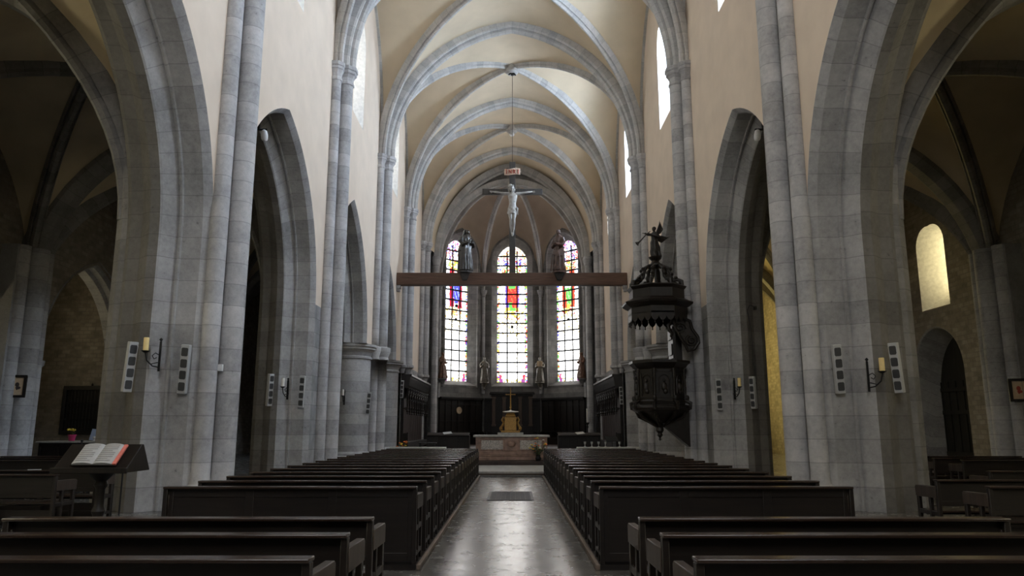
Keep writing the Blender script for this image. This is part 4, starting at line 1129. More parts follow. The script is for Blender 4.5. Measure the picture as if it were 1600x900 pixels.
# prayer desks in the choir
for side, nm, x in ((-1, 'left', -3.0), (1, 'right', 3.2)):
    t = thing('choir_desk', 'dark oak prayer desk standing in the %s half of the choir' % nm, 'desk', (x, 36.0, .32))
    b = MB(); b.box(-.95, .95, -.18, -.12, 0, .95); b.box(-1.0, -.92, -.2, .4, 0, .9); b.box(.92, 1.0, -.2, .4, 0, .9)
    for k in range(4): b.box(-.85 + k * .45, -.50 + k * .45, -.20, -.18, .15, .80)
    b.build('body', M_OAK, t, bevel=.01)
    b = MB(); b.box(-1.0, 1.0, -.28, .12, -.02, .02, M=Matrix.Translation((0, 0, .98)) @ Matrix.Rotation(.35, 4, 'X')); b.build('desktop', M_OAK, t, bevel=.008)
    b = MB(); b.box(-.9, .9, .42, .8, .42, .46); b.box(-.85, .85, .75, .79, 0, .42); b.box(-.9, .9, .80, .84, 0, 1.0); b.build('bench', M_OAK, t, bevel=.01)
    b = MB(); b.box(-.2, .2, -.14, .14, 0, .02, M=Matrix.Rotation(.35, 4, 'X') @ Matrix.Rotation(.3, 4, 'Z'))
    tag(b.build('sheet_of_music', M_PAPER, loc=(x + side * .05, 35.953, 1.325)), 'open pale papers lying on the %s choir desk' % nm, 'paper')

# ------------------------------------------------------------------ choir stalls along both walls
for side, nm in ((-1, 'left'), (1, 'right')):
    t = thing('choir_stall', 'black carved choir stalls with a canopy along the %s choir wall' % nm, 'choir stalls', (side * 6.24, 42.6, .32))
    sg = -side                      # towards the nave
    Ls = 10.0
    def X(v): return sg * v * .74
    def bx(m_, a, c, y0, y1, z0, z1): q = sorted((X(a), X(c))); m_.box(q[0], q[1], y0, y1, z0, z1)
    b = MB(); bx(b, -.02, .05, 0, Ls, 0, 2.9)
    for k in range(21): bx(b, .05, .075, k * .5 - .02 if k else 0, k * .5 + .03, .05, 2.3)
    b.build('back_boards', M_OAKB, t)
    b = MB(); bx(b, -.02, .16, -.06, 0.0, 0, 3.5); bx(b, .16, .50, -.06, 0, 0, .95); bx(b, .46, .54, -.08, .03, 0, 1.0); b.build('end_panel', M_OAK, t, bevel=.01)
    b = MB(); bx(b, -.02, .42, Ls, Ls + .06, 0, 3.9); b.build('end_panel', M_OAK, t, bevel=.01)
    # cornice: a slanting frieze with little ribs under a flat top board
    b = MB()
    pr = [(-.05, 3.55), (.38, 3.45), (.44, 3.55), (.50, 3.62), (.62, 4.1), (.72, 4.16), (.72, 4.26), (-.05, 4.26)]
    b.grid([[(X(x), y, z) for x, z in pr] for y in (-.08, Ls + .08)], cu=True)
    b.poly([(X(x), -.08, z) for x, z in pr]); b.poly([(X(x), Ls + .08, z) for x, z in pr])
    for k in range(41):
        y = k * .25; P = [(.47, 3.6), (.58, 4.1), (.64, 4.12), (.55, 3.6)]
        b.grid([[(X(x), y - .035, z) for x, z in P], [(X(x), y + .035, z) for x, z in P]], cu=True); b.poly([(X(x), y - .035, z) for x, z in P]); b.poly([(X(x), y + .035, z) for x, z in P])
    b.build('cornice', M_CARVED, t, sharp=25)
    b = MB(); bx(b, 0, .5, 0, Ls, .40, .46); bx(b, .44, .5, 0, Ls, .1, .40); b.build('seat_board', M_OAK, t, bevel=.01)
    me_ = None
    for k in range(10):
        y0 = k * 1.0
        if me_ is None:
            c = MB()
            # ogee canopy arch with cusps, drop pendants and crockets
            hh = .5
            arc_ = [(hh * math.cos(a) * (1.0), 2.55 + .55 * math.sin(a) + (.22 * (1 - abs(math.cos(a))) ** 2)) for a in [PI * q / 16 for q in range(17)]]
            outer = [(-.5, 2.5), (-.5, 3.5), (.5, 3.5), (.5, 2.5)]
            inner = [(u * .84, z) for u, z in arc_]
            poly = [(-.5, 2.45), (-.42, 2.45)] + [(u, z) for u, z in inner[::-1]] + [(.42, 2.45), (.5, 2.45), (.5, 3.5), (-.5, 3.5)]
            for xx in (.36, .41): c.tess([poly], lambda u, z, xx=xx: (X(xx), .5 + u, z))
            c.grid([[(X(.36), .5 + u, z) for u, z in poly], [(X(.41), .5 + u, z) for u, z in poly]], cu=True)
            c.tube([(X(.43), .5 + u * .9, z + .03) for u, z in arc_], .03, 6)
            for q in range(2, 15, 2): c.ball((X(.45), .5 + arc_[q][0] * 1.0, arc_[q][1] + .07), (.045, .05, .05), 6)
            for q in range(3, 14, 3): c.tube([(X(.39), .5 + inner[q][0], inner[q][1]), (X(.39), .5 + inner[q][0] * .8, inner[q][1] - .10)], [.03, .012], 6)
            c.lathe((X(.44), .5, 0), [(.0, 3.55), (.05, 3.45), (.03, 3.38), (.06, 3.3), (.02, 3.2)], 8)
            for yy in (0, 1.0):
                c.lathe((X(.44), yy, 0), [(.0, 1.98), (.05, 2.04), (.03, 2.1), (.07, 2.18), (.045, 2.25), (.035, 2.32), (.035, 3.3), (.06, 3.35), (.05, 3.5)], 8)
            c.tube([(X(.06), 0, 2.3), (X(.44), 0, 2.4)], .03, 6)
            o = c.build('canopy_bay', M_CARVED, t, sharp=30); me_ = o.data
        else:
            o = link_mesh('canopy_bay', me_, t)
        o.location = (0, y0, 0)

# ------------------------------------------------------------------ panelling and retable in the apse
for i, lab in ((1, 'left oblique'), (2, 'middle'), (3, 'right oblique')):
    fn, L_ = facet_fn(AP[i], AP[i + 1])
    c0 = fn(0, 0, 0)
    t = thing('wall_panelling', 'black oak stall panelling along the %s wall of the apse' % lab, 'panelling', (c0.x, c0.y, 0))
    def fb(m_, u0, u1, d0, d1, z0, z1):
        P = [fn(u, z, d) - Vector((c0.x, c0.y, 0)) for z in (z0, z1) for d in (d0, d1) for u in (u0, u1)]; q = len(m_.v); m_.v.extend(P)
        for s_ in ((0, 2, 3, 1), (4, 5, 7, 6), (0, 1, 5, 4), (2, 6, 7, 3), (0, 4, 6, 2), (1, 3, 7, 5)): m_.face([q + j for j in s_])
    hw = L_ / 2 - .16
    b = MB(); fb(b, -hw, hw, -.14, -.02, .32, 3.72)
    nst = 7
    for k in range(nst + 1):
        u = -hw + 2 * hw * k / nst; fb(b, max(-hw, u - .06), min(hw, u + .06), -.19, -.14, .32, 3.72)
    for z in (3.25, 2.0): fb(b, -hw, hw, -.18, -.14, z, z + .10)
    b.build('panels', M_OAK, t, bevel=.01)
    b = MB(); fb(b, -hw, hw, -.34, -.02, 3.72, 3.86); fb(b, -hw, hw, -.26, -.02, 3.62, 3.72); b.build('cornice', M_OAK, t, bevel=.015)
    b = MB(); fb(b, -hw * .93, hw * .93, -.62, -.14, .75, .82); fb(b, -hw * .93, hw * .93, -.60, -.54, .32, .75)
    for k in range(nst + 1):
        u = -hw * .92 + 2 * hw * .92 * k / nst; fb(b, u - .04, u + .04, -.60, -.14, .82, 1.22)
    fb(b, -hw * .95, hw * .95, -.40, -.14, 1.22, 1.29); b.build('seats', M_OAK, t, bevel=.01)
    if i == 1:
        b = MB()
        Mr = Vector((0, 0, 0)); p0 = fn(-.25, 2.86, -.17) - Vector((c0.x, c0.y, 0))
        d = (fn(1, 0, 0) - fn(0, 0, 0)); nrm = (fn(0, 0, -1) - fn(0, 0, 0))
        rr = [[p0 + d * (r_ * math.cos(a)) + Vector((0, 0, r_ * math.sin(a))) + nrm * e for a in [2 * PI * q / 18 for q in range(18)]] for r_, e in ((.02, .035), (.20, .03), (.24, .05), (.27, .03), (.27, -.02))]
        b.grid(rr, cu=True); b.build('medallion', M_PARCH, t)['label'] = 'round cream medallion'
t = thing('retable', 'dark wooden retable with brown pilasters and a cornice behind the altar', 'retable', (0, 58.2, .32))
b = MB(); b.box(-1.55, 1.55, 0, .3, 0, 3.7)
for x in (-1.1, 0, 1.1): b.box(x - .36, x + .36, -.03, 0, 1.7, 3.4)
b.box(-1.6, 1.6, -.12, .3, 0, 1.35); b.build('body', M_OAK, t, bevel=.01)
b = MB(); b.box(-1.62, 1.62, -.10, .3, 3.62, 3.76); b.box(-1.75, 1.75, -.22, .3, 3.76, 3.92); b.box(-1.7, 1.7, -.16, .3, 3.92, 3.98); b.build('cornice', M_OAK, t, bevel=.015)
for x in (-1.42, -.62, .62, 1.42):
    b = MB(); b.box(x - .13, x + .13, -.08, 0, 1.45, 3.5); b.box(x - .17, x + .17, -.11, 0, 1.35, 1.5); b.box(x - .17, x + .17, -.11, 0, 3.46, 3.62); b.build('pilaster', M_BROWNP, t, bevel=.01)
# ================================================================== beam, crucifix, statues, pulpit
def remeshed(mb, name, voxel, mats, smooth=2, extra=None):
    o = mb.build(name, mats)
    r = o.modifiers.new('r', 'REMESH'); r.mode = 'VOXEL'; r.voxel_size = voxel; r.use_smooth_shade = True
    s = o.modifiers.new('s', 'SMOOTH'); s.iterations = smooth; s.factor = .5
    dg = bpy.context.evaluated_depsgraph_get(); dg.update()
    me = bpy.data.meshes.new_from_object(o.evaluated_get(dg)); me.name = name
    old = o.data; bpy.data.objects.remove(o); bpy.data.meshes.remove(old)
    me.polygons.foreach_set('use_smooth', [True] * len(me.polygons))
    return me

def hand(b, wrist, d, up, s, curl=.5, thumb=1):
    """palm and five bent fingers; d = direction of the fingers, up = back of the hand, s = hand length"""
    wrist, d, up = Vector(wrist), Vector(d).normalized(), Vector(up).normalized(); sd = d.cross(up).normalized(); up = sd.cross(d)
    palm = wrist + d * s * .28
    Mx = Matrix((sd, d, up)).transposed()
    b.ball(palm, (s * .22, s * .30, s * .12), 10, M=Mx)
    for k, (o_, l_) in enumerate(((-.17, .40), (-.06, .47), (.06, .44), (.17, .34))):
        p0 = wrist + d * s * .46 + sd * o_ * s; p1 = p0 + (d * math.cos(curl * .5) - up * math.sin(curl * .5)) * s * l_ * .5
        p2 = p1 + (d * math.cos(curl * 1.6) - up * math.sin(curl * 1.6)) * s * l_ * .5
        b.tube([p0, p1, p2], [s * .07, s * .065, s * .05], 6)
    p0 = wrist + d * s * .12 + sd * thumb * s * .18; p1 = p0 + (d * .6 + sd * thumb * .7 - up * .2).normalized() * s * .22; p2 = p1 + (d * .9 + sd * thumb * .1 - up * .3).normalized() * s * .2
    b.tube([p0, p1, p2], [s * .08, s * .07, s * .055], 6)

def head(b, c, s, M=None, hair=True, beard=False):
    """c = head centre, s = head height, facing -y"""
    M = M or Matrix.Identity(3); c = Vector(c)
    def P(x, y, z): return c + M @ Vector((x * s, y * s, z * s))
    b.ball(c, (s * .37, s * .44, s * .5), 16, M=M)
    b.ball(P(0, -.12, -.25), (s * .27, s * .30, s * .27), 12, M=M)                 # jaw
    b.tube([P(0, -.41, .10), P(0, -.50, -.06), P(0, -.44, -.10)], [s * .045, s * .075, s * .05], 6)      # nose
    for e in (-1, 1):
        b.ball(P(e * .15, -.38, .07), s * .06, 8)                                  # eyes under the brow
        b.tube([P(e * .05, -.43, .15), P(e * .17, -.41, .17), P(e * .27, -.33, .13)], s * .035, 6)
        b.ball(P(e * .37, 0, 0), (s * .05, s * .09, s * .12), 8, M=M)              # ears
    b.tube([P(-.10, -.42, -.24), P(0, -.45, -.23), P(.10, -.42, -.24)], [s * .025, s * .04, s * .025], 6)
    if beard: b.ball(P(0, -.26, -.45), (s * .22, s * .2, s * .26), 10, M=M)

def robe(b, H, rings, seed, folds=11, amp=.022, seg=48, lean=(0, 0)):
    rnd = random.Random(seed); ph = [rnd.random() * 6.28 for _ in range(4)]
    rows = []
    n = 40
    for i in range(n + 1):
        z = i / n * rings[-1][0]
        for a, c in zip(rings, rings[1:]):
            if a[0] <= z <= c[0]:
                q = (z - a[0]) / max(1e-6, c[0] - a[0]); q = q * q * (3 - 2 * q); v = [a[k] + (c[k] - a[k]) * q for k in range(1, 5)]; break
        fade = max(0, 1 - (z / rings[-1][0]) ** 2.2)
        row = []
        for k in range(seg):
            th = 2 * PI * k / seg
            f = amp * fade * (math.sin(folds * th + ph[0] + 2.0 * z) * .7 + math.sin((folds - 4) * th + ph[1] - 5 * z) * .6 + .35 * math.sin(17 * z + 3 * th + ph[2]))
            row.append(((v[0] + f) * math.cos(th) * H + v[2] * H, (v[1] + f) * math.sin(th) * H + v[3] * H, z * H))
        rows.append(row)
    b.grid(rows, cu=True); b.poly(rows[0]); b.poly(rows[-1])

def rx(a): return Matrix.Rotation(a, 3, 'X')
def ry(a): return Matrix.Rotation(a, 3, 'Y')
def rz3(a): return Matrix.Rotation(a, 3, 'Z')

STD = [(0, .155, .135, 0, 0), (.04, .165, .145, 0, 0), (.25, .135, .12, 0, 0), (.45, .125, .11, 0, 0), (.56, .105, .09, 0, 0), (.68, .115, .085, 0, 0), (.77, .125, .08, 0, 0), (.815, .095, .065, 0, 0), (.85, .045, .045, 0, 0), (.87, .04, .042, 0, 0)]

# ------------------------------------------------------------------ beam across the nave
BZ0, BZ1, BY = 9.22, 9.90, 39.9
t = thing('rood_beam', 'massive reddish brown wooden beam spanning the nave high under the crucifix', 'beam', (0, BY, 0)); RB = t
b = MB(); b.box(-W + .01, W - .01, -.22, .22, BZ0, BZ1); b.build('timber', M_BEAM, t, bevel=.02)
for s, nm in ((-1, 'left'), (1, 'right')):
    q = MB(); c = s * (W - .12); q.box(c - .11, c + .11, BY - .2, BY + .2, BZ0 - .18, BZ0 - .01); q.box(c - .09 + s * .02, c + .09 + s * .02, BY - .16, BY + .16, BZ0 - .34, BZ0 - .18)
    struct(q.build(trim_name(), M_STONE, bevel=.02), 'small stone corbel under the %s end of the great beam' % nm)

# ------------------------------------------------------------------ crucifix
CZ = 14.56
t = thing('crucifix', 'large wooden crucifix standing on the middle of the great beam', 'crucifix', (.03, BY, BZ1))
b = MB(); b.box(-.17, .17, -.06, .10, 0, 6.42); b.box(-1.68, 1.68, -.07, .09, CZ - BZ1 - .17, CZ - BZ1 + .17)
cr = b.build('cross', M_CROSS, t, bevel=.012)
sb = MB(); rows = []
for k in range(13):
    q = k / 12 * 2 - 1; rows.append([(q * .45, -.13 - .05 * (1 - q * q) , z + .03 * math.sin(q * 3)) for z in (5.62, 5.98)])
sb.grid(rows); sb.grid([[(p[0], p[1] + .03, p[2]) for p in r] for r in rows])
sb.grid([[r[0] for r in rows], [(r[0][0], r[0][1] + .03, r[0][2]) for r in rows]]); sb.grid([[r[1] for r in rows], [(r[1][0], r[1][1] + .03, r[1][2]) for r in rows]]); sb.grid([rows[0], [(p[0], p[1] + .03, p[2]) for p in rows[0]]]); sb.grid([rows[-1], [(p[0], p[1] + .03, p[2]) for p in rows[-1]]])
sg_ = sb.build('sign_board', M_SIGN, t)
# letters I N R I as small raised strokes
lt = MB()
def stroke(p, q, w_=.045):
    lt.tube([(p[0], -.19 + .05 * (p[0] / .45) ** 2, p[1]), (q[0], -.19 + .05 * (q[0] / .45) ** 2, q[1])], w_ / 2, 6)
zb, zt = 5.69, 5.91
for x in (-.33, .33): stroke((x, zb), (x, zt)); stroke((x - .04, zb), (x + .04, zb), .03); stroke((x - .04, zt), (x + .04, zt), .03)
stroke((-.19, zb), (-.19, zt)); stroke((-.19, zt), (-.06, zb)); stroke((-.06, zb), (-.06, zt))
stroke((.06, zb), (.06, zt)); stroke((.06, zt), (.16, zt - .03)); stroke((.16, zt - .03), (.17, zt - .08)); stroke((.17, zt - .08), (.06, zt - .11)); stroke((.08, zt - .11), (.19, zb))
lt.build('lettering', M_SIGNRED, sg_)
b = MB(); z0 = -BZ1; yb = -.20
def S(x, z, y=yb): return Vector((x, y, z + z0))
# torso
tor = [((-.01, 13.45), .21, .15), ((.0, 13.62), .215, .16), ((.01, 13.82), .185, .135), ((.02, 14.02), .215, .155), ((.02, 14.22), .26, .165), ((.02, 14.38), .22, .12), ((.0, 14.47), .10, .08)]
rows = [[S(c[0] + r_ * math.cos(a), c[1], yb + d_ * math.sin(a)) for a in [2 * PI * k / 20 for k in range(20)]] for c, r_, d_ in tor]
b.grid(rows, cu=True); b.poly(rows[0]); b.poly(rows[-1])
for e in (-1, 1):
    b.ball(S(.02 + e * .11, 14.25, yb - .10), (.10, .06, .07), 10)                      # chest
    for q in range(3): b.tube([S(.02 + e * .05, 14.08 - q * .07, yb - .145), S(.02 + e * .17, 14.05 - q * .07, yb - .10)], .018, 6)
    sh = S(.02 + e * .25, 14.39); el = S(e * .72, 14.44, yb - .03); wr = S(e * 1.10, 14.53, yb + .06)
    b.tube([S(.02 + e * .16, 14.34), sh, S(e * .48, 14.41), el, S(e * .90, 14.48, yb), wr], [.10, .105, .085, .065, .07, .042], 10)
    hand(b, wr, (e, 0, .10), (0, 1, .2), .23, curl=.9, thumb=-e)
    # legs, knees slightly bent, feet crossed
    b.tube([S(e * .11, 13.48), S(e * .12, 13.2, yb - .06), S(e * .085 + .0, 12.88, yb - .14), S(e * .085, 12.68, yb - .09), S(e * .06, 12.3, yb - .01), S(e * .035, 12.14, yb)], [.125, .12, .082, .085, .055, .05], 12)
    b.tube([S(e * .035, 12.16, yb), S(e * .02 + .01, 12.05, yb - .07 - .02 * e), S(.01 + e * .01, 11.93, yb - .10 - .02 * e)], [.05, .055, .035], 8)
b.tube([S(.0, 14.44), S(-.03, 14.58, yb - .05)], [.085, .075], 10)
Mh = rz3(.25) @ ry(-.35) @ rx(.35)
head(b, S(-.07, 14.70, yb - .10), .36, Mh, beard=True)
me = remeshed(b, 'carved_figure', .018, M_STATUE, 2)
fig = link_mesh('carved_figure', me, t); fig['label'] = 'pale grey carved figure with outstretched arms'
b = MB(); rows = []
for i in range(9):
    z = 13.62 - i * .05; row = []
    for k in range(40):
        a = 2 * PI * k / 40; f = .012 * math.sin(9 * a + i) + .01 * math.sin(5 * a - i * 1.3)
        row.append(S((.235 + f + .006 * i) * math.cos(a), z + .03 * math.cos(a), yb + (.175 + f + .004 * i) * math.sin(a)))
    rows.append(row)
b.grid(rows, cu=True)
b.tube([S(.2, 13.6, yb - .08), S(.27, 13.5, yb - .1), S(.26, 13.3, yb - .08), S(.3, 13.15, yb - .06)], [.05, .06, .05, .02], 8)
b.build('loincloth', M_STATUE, t)
b = MB(); cH = S(-.07, 14.70, yb - .10)
for k in range(26):
    a = 2 * PI * k / 26
    p = cH + Mh @ Vector((.16 * math.cos(a), .19 * math.sin(a) + .01, .10 + .015 * (k % 2))); b.ball(p, .026, 6)
b.ball(cH + Mh @ Vector((0, .05, .06)), (.155, .18, .165), 12, M=Mh)
for e in (-1, 1): b.tube([cH + Mh @ Vector((e * .13, .02, .05)), cH + Mh @ Vector((e * .16, .0, -.14)), cH + Mh @ Vector((e * .14, .02, -.28))], [.05, .05, .02], 8)
b.build('hair', M_STATUE, t)
t = thing('hanging_wire', 'thin dark wire from the vault keystone down to the crucifix', 'wire', (0, 0, 0))
b = MB(); b.tube([(.03, 38.2, 20.86), (.03, BY - .02, 16.33)], .012, 6); b.build('strand', M_CABLE, t)
b = MB(); b.lathe((.03, 38.2, 20.72), [(0, 0), (.09, .02), (.12, .10), (.03, .14)], 10); b.tube([(.1, 38.1, 20.82), (.2, 38.05, 20.66)], .04, 8); b.tube([(-.05, 38.1, 20.82), (-.16, 38.05, 20.70)], .04, 8); b.build('hanging_hook', M_CABLE, t)
t = thing('ceiling_lamp', 'small pale lamp on the farther vault keystone', 'lamp', (0, 46.55, 20.81))
b = MB(); b.lathe((0, 0, 0), [(0, -.22), (.14, -.20), (.17, -.1), (.12, -.04), (.12, 0), (0, 0)], 12); b.build('lamp_shade', M_LAMP, t)
b = MB(); b.tube([(-.24, 0, -.05), (.24, 0, -.05)], .02, 6); b.build('cross_arm', M_LAMP, t)

# ------------------------------------------------------------------ two statues on the beam
H = 2.42
b = MB()
robe(b, H, [(0, .135, .13, 0, 0), (.05, .145, .14, 0, 0), (.3, .135, .125, -.01, 0), (.5, .135, .12, -.01, 0), (.62, .13, .11, 0, -.005), (.74, .13, .10, .0, -.01), (.80, .115, .085, .0, -.015), (.84, .075, .065, 0, -.02), (.86, .05, .05, 0, -.02)], 5, 10, .017)
Mh = rx(.42)
head(b, (0, -.055 * H, .905 * H), .115 * H, Mh)
# veil over head and shoulders
rows = []
for i in range(12):
    q = i / 11; row = []
    for k in range(21):
        a = -.18 + (PI + .36) * k / 20
        if q < .4: z = .975 - .07 * (q / .4) ** 2 * 1.2; r_ = .02 + .058 * math.sin(q / .4 * PI / 2); cy = -.035
        else: z = .89 - (q - .4) / .6 * .42; r_ = .078 + (q - .4) / .6 * .085; cy = -.035 + .03 * (q - .4) / .6
        f = .004 * math.sin(8 * a + 4 * q)
        row.append((math.cos(a) * (r_ + f) * H, (math.sin(a) * (r_ + f) * .95 + cy) * H, z * H))
    rows.append(row)
inn = [[(p[0] * .86, p[1] * .86 - .004 * H, p[2] - .012 * H) for p in r] for r in rows]
b.grid(rows); b.grid(inn); b.grid([[r[0] for r in rows], [r[0] for r in inn]]); b.grid([[r[-1] for r in rows], [r[-1] for r in inn]]); b.grid([rows[-1], inn[-1]])
for e in (-1, 1):
    b.tube([(e * .11 * H, -.0 * H, .78 * H), (e * .15 * H, -.03 * H, .68 * H), (e * .13 * H, -.07 * H, .60 * H), (e * .05 * H, -.15 * H, .655 * H)], [.05 * H, .05 * H, .05 * H, .032 * H], 10)
    hand(b, (e * .042 * H, -.155 * H, .66 * H), (-e * .25, -.25, 1), (e, -.2, .1), .10 * H, .35, thumb=e)
for k in range(9):                                         # long falling folds
    a = -2.9 + k * .34; x = .14 * math.cos(a); y = .135 * math.sin(a)
    b.tube([(x * 1.06 * H, y * 1.06 * H, .01 * H), (x * .98 * H, y * .98 * H, .25 * H), (x * .8 * H, y * .85 * H, .52 * H)], [.022 * H, .016 * H, .006 * H], 6)
me = remeshed(b, 'statue', .022, M_STATUED, 1)
t = thing('statue', 'dark carved statue of a veiled mourning woman on the left part of the beam', 'statue', (-2.56, BY, BZ1), .75)
f = link_mesh('carved_figure', me, t, loc=(0, 0, .10)); f.scale = (1.16, 1.16, 1.0)
b = MB(); b.lathe((0, 0, 0), [(.46, 0), (.46, .05), (.43, .06), (.43, .105), (.02, .105)], 8, ph=PI / 8); b.build('base', M_STATUED, t, sharp=20)
b = MB()
robe(b, H, [(0, .14, .13, 0, 0), (.04, .15, .14, 0, 0), (.25, .125, .12, .01, 0), (.45, .12, .105, .01, 0), (.58, .10, .085, 0, 0), (.70, .115, .09, 0, 0), (.78, .12, .08, 0, 0), (.82, .09, .06, 0, 0), (.85, .045, .045, 0, -.005), (.87, .04, .042, 0, -.01)], 11, 9, .018)
Mh = rx(-.35)
head(b, (0, -.02 * H, .925 * H), .118 * H, Mh)
cH = Vector((0, -.02 * H, .925 * H)); s_ = .118 * H
b.ball(cH + Mh @ Vector((0, .07 * s_, .10 * s_)), (.43 * s_, .45 * s_, .47 * s_), 14)
for k in range(14):
    a = PI * (.0 + k / 13); b.ball(cH + Mh @ Vector((.40 * s_ * math.cos(a), (.15 + .32 * math.sin(a)) * s_, -.25 * s_)), .14 * s_, 8)
for e in (-1, 1):
    b.tube([(e * .105 * H, 0, .775 * H), (e * .15 * H, .0, .68 * H), (e * .135 * H, -.05 * H, .585 * H), (e * .03 * H, -.13 * H, .62 * H)], [.048 * H, .045 * H, .048 * H, .03 * H], 10)
    hand(b, (e * .03 * H, -.135 * H, .625 * H), (-e * .8, -.3, .5), (e * .2, -1, .2), .10 * H, .5, thumb=-e)
# mantle swept across the hips
for k in range(7):
    q = k / 6; b.tube([(-.135 * H, .0, (.50 - .05 * q) * H), (-.06 * H, -.12 * H, (.46 - .07 * q) * H), (.07 * H, -.115 * H, (.47 - .13 * q) * H), (.135 * H, -.0, (.56 - .20 * q) * H)], .018 * H, 6)
for k in range(5):
    x = (.10 - .05 * k) * H; b.tube([(x, -.115 * H, .40 * H), (x * 1.1, -.13 * H, .2 * H), (x * 1.3, -.14 * H, .01 * H)], [.01 * H, .016 * H, .02 * H], 6)
me = remeshed(b, 'statue', .022, M_STATUER, 1)
t = thing('statue', 'brown carved statue of a robed man looking up on the right part of the beam', 'statue', (2.60, BY, BZ1), -.75)
link_mesh('carved_figure', me, t, loc=(0, 0, .10))
b = MB(); b.lathe((0, 0, 0), [(.43, 0), (.43, .05), (.40, .06), (.40, .105), (.02, .105)], 8, ph=PI / 8); b.build('base', M_STATUER, t, sharp=20)
for x, nm in ((-2.56, 'left'), (2.6, 'right')):
    b = MB(); P = [(-.30, 0), (.30, 0), (.12, -.42), (-.12, -.42)]
    b.grid([[(u, -.10, v) for u, v in P], [(u, 0, v) for u, v in P]], cu=True); b.poly([(u, -.10, v) for u, v in P]); b.poly([(u, 0, v) for u, v in P])
    b.build('bracket', M_OAK, RB, bevel=.01, loc=(x, -.225, BZ1 - .02))['label'] = 'dark wedge bracket below the %s statue' % nm

# ------------------------------------------------------------------ four apse statues on corbels
def apse_statue(seed, prop, mat_):
    H = 1.98; b = MB(); robe(b, H, STD, seed, 9, .016)
    head(b, (0, -.02 * H, .925 * H), .125 * H, rx(.05), beard=True)
    b.ball((0, .0, .94 * H), (.055 * H, .058 * H, .06 * H), 12)
    for e in (-1, 1):
        hx = e * (.09 if prop == 'book' else .13) * H; hz = (.60 if e > 0 else .64) * H
        b.tube([(e * .105 * H, 0, .775 * H), (e * .155 * H, .01, .67 * H), (e * .15 * H, -.05 * H, .585 * H), (hx, -.12 * H, hz)], [.046 * H, .045 * H, .045 * H, .03 * H], 10)
        hand(b, (hx, -.13 * H, hz), (-e * .5, -.4, .6), (e * .3, -1, .2), .095 * H, .7, thumb=-e)
    for k in range(6):
        x = (-.10 + .04 * k) * H; b.tube([(x * .8, -.10 * H, .50 * H), (x, -.125 * H, .25 * H), (x * 1.2, -.135 * H, .01 * H)], [.008 * H, .014 * H, .018 * H], 6)
    return remeshed(b, 'carved_figure', .022, mat_, 1)
AST = [(-5.45, 56.05, 'orange brown painted statue on a corbel at the far left of the apse', M_STATUEB, 'staff', 1.0, 5.20), (-2.3, 59.15, 'bronze coloured robed statue with a staff, left of the middle apse window', M_STATUEA, 'staff', .25, 5.10),
       (2.3, 59.15, 'bronze coloured robed statue holding tablets, right of the middle apse window', M_STATUEA, 'book', -.25, 5.10), (5.45, 56.05, 'reddish brown painted statue on a corbel at the far right of the apse', M_STATUEB, 'staff', -1.0, 5.20)]
for k, (x, y, lab, m_, prop, rz, z) in enumerate(AST):
    d = Vector((0, 54.5, 0)) - Vector((x, y, 0)); d.normalize()
    p = Vector((x, y, 0)) + d * .22
    t = thing('statue', lab, 'statue', (p.x, p.y, z), rz, 'statues on the apse corbels')
    link_mesh('carved_figure', apse_statue(40 + k, prop, m_), t)
    if prop == 'book':
        b = MB(); b.box(-.16, .04, -.36, -.31, 1.20, 1.62); b.box(.06, .26, -.36, -.31, 1.20, 1.62); b.build('tablets', M_PARCH, t, bevel=.02)
    else:
        b = MB(); b.tube([(.27, -.29, .05), (.27, -.27, 1.8)], .018, 8); b.build('staff', m_, t)
    c = MB(); c.lathe((p.x, p.y, 0), [(.03, z - .62), (.09, z - .55), (.08, z - .42), (.16, z - .3), (.24, z - .14), (.36, z - .08), (.36, z), (.02, z)], 10)
    c.box(min(p.x, x) - .05, max(p.x, x) + .05, min(p.y, y), max(p.y, y) + .1, z - .3, z - .02)
    struct(c.build(trim_name(), M_STATUEA if 0 < k < 3 else M_APSE, sharp=30), 'carved corbel under %s' % lab)

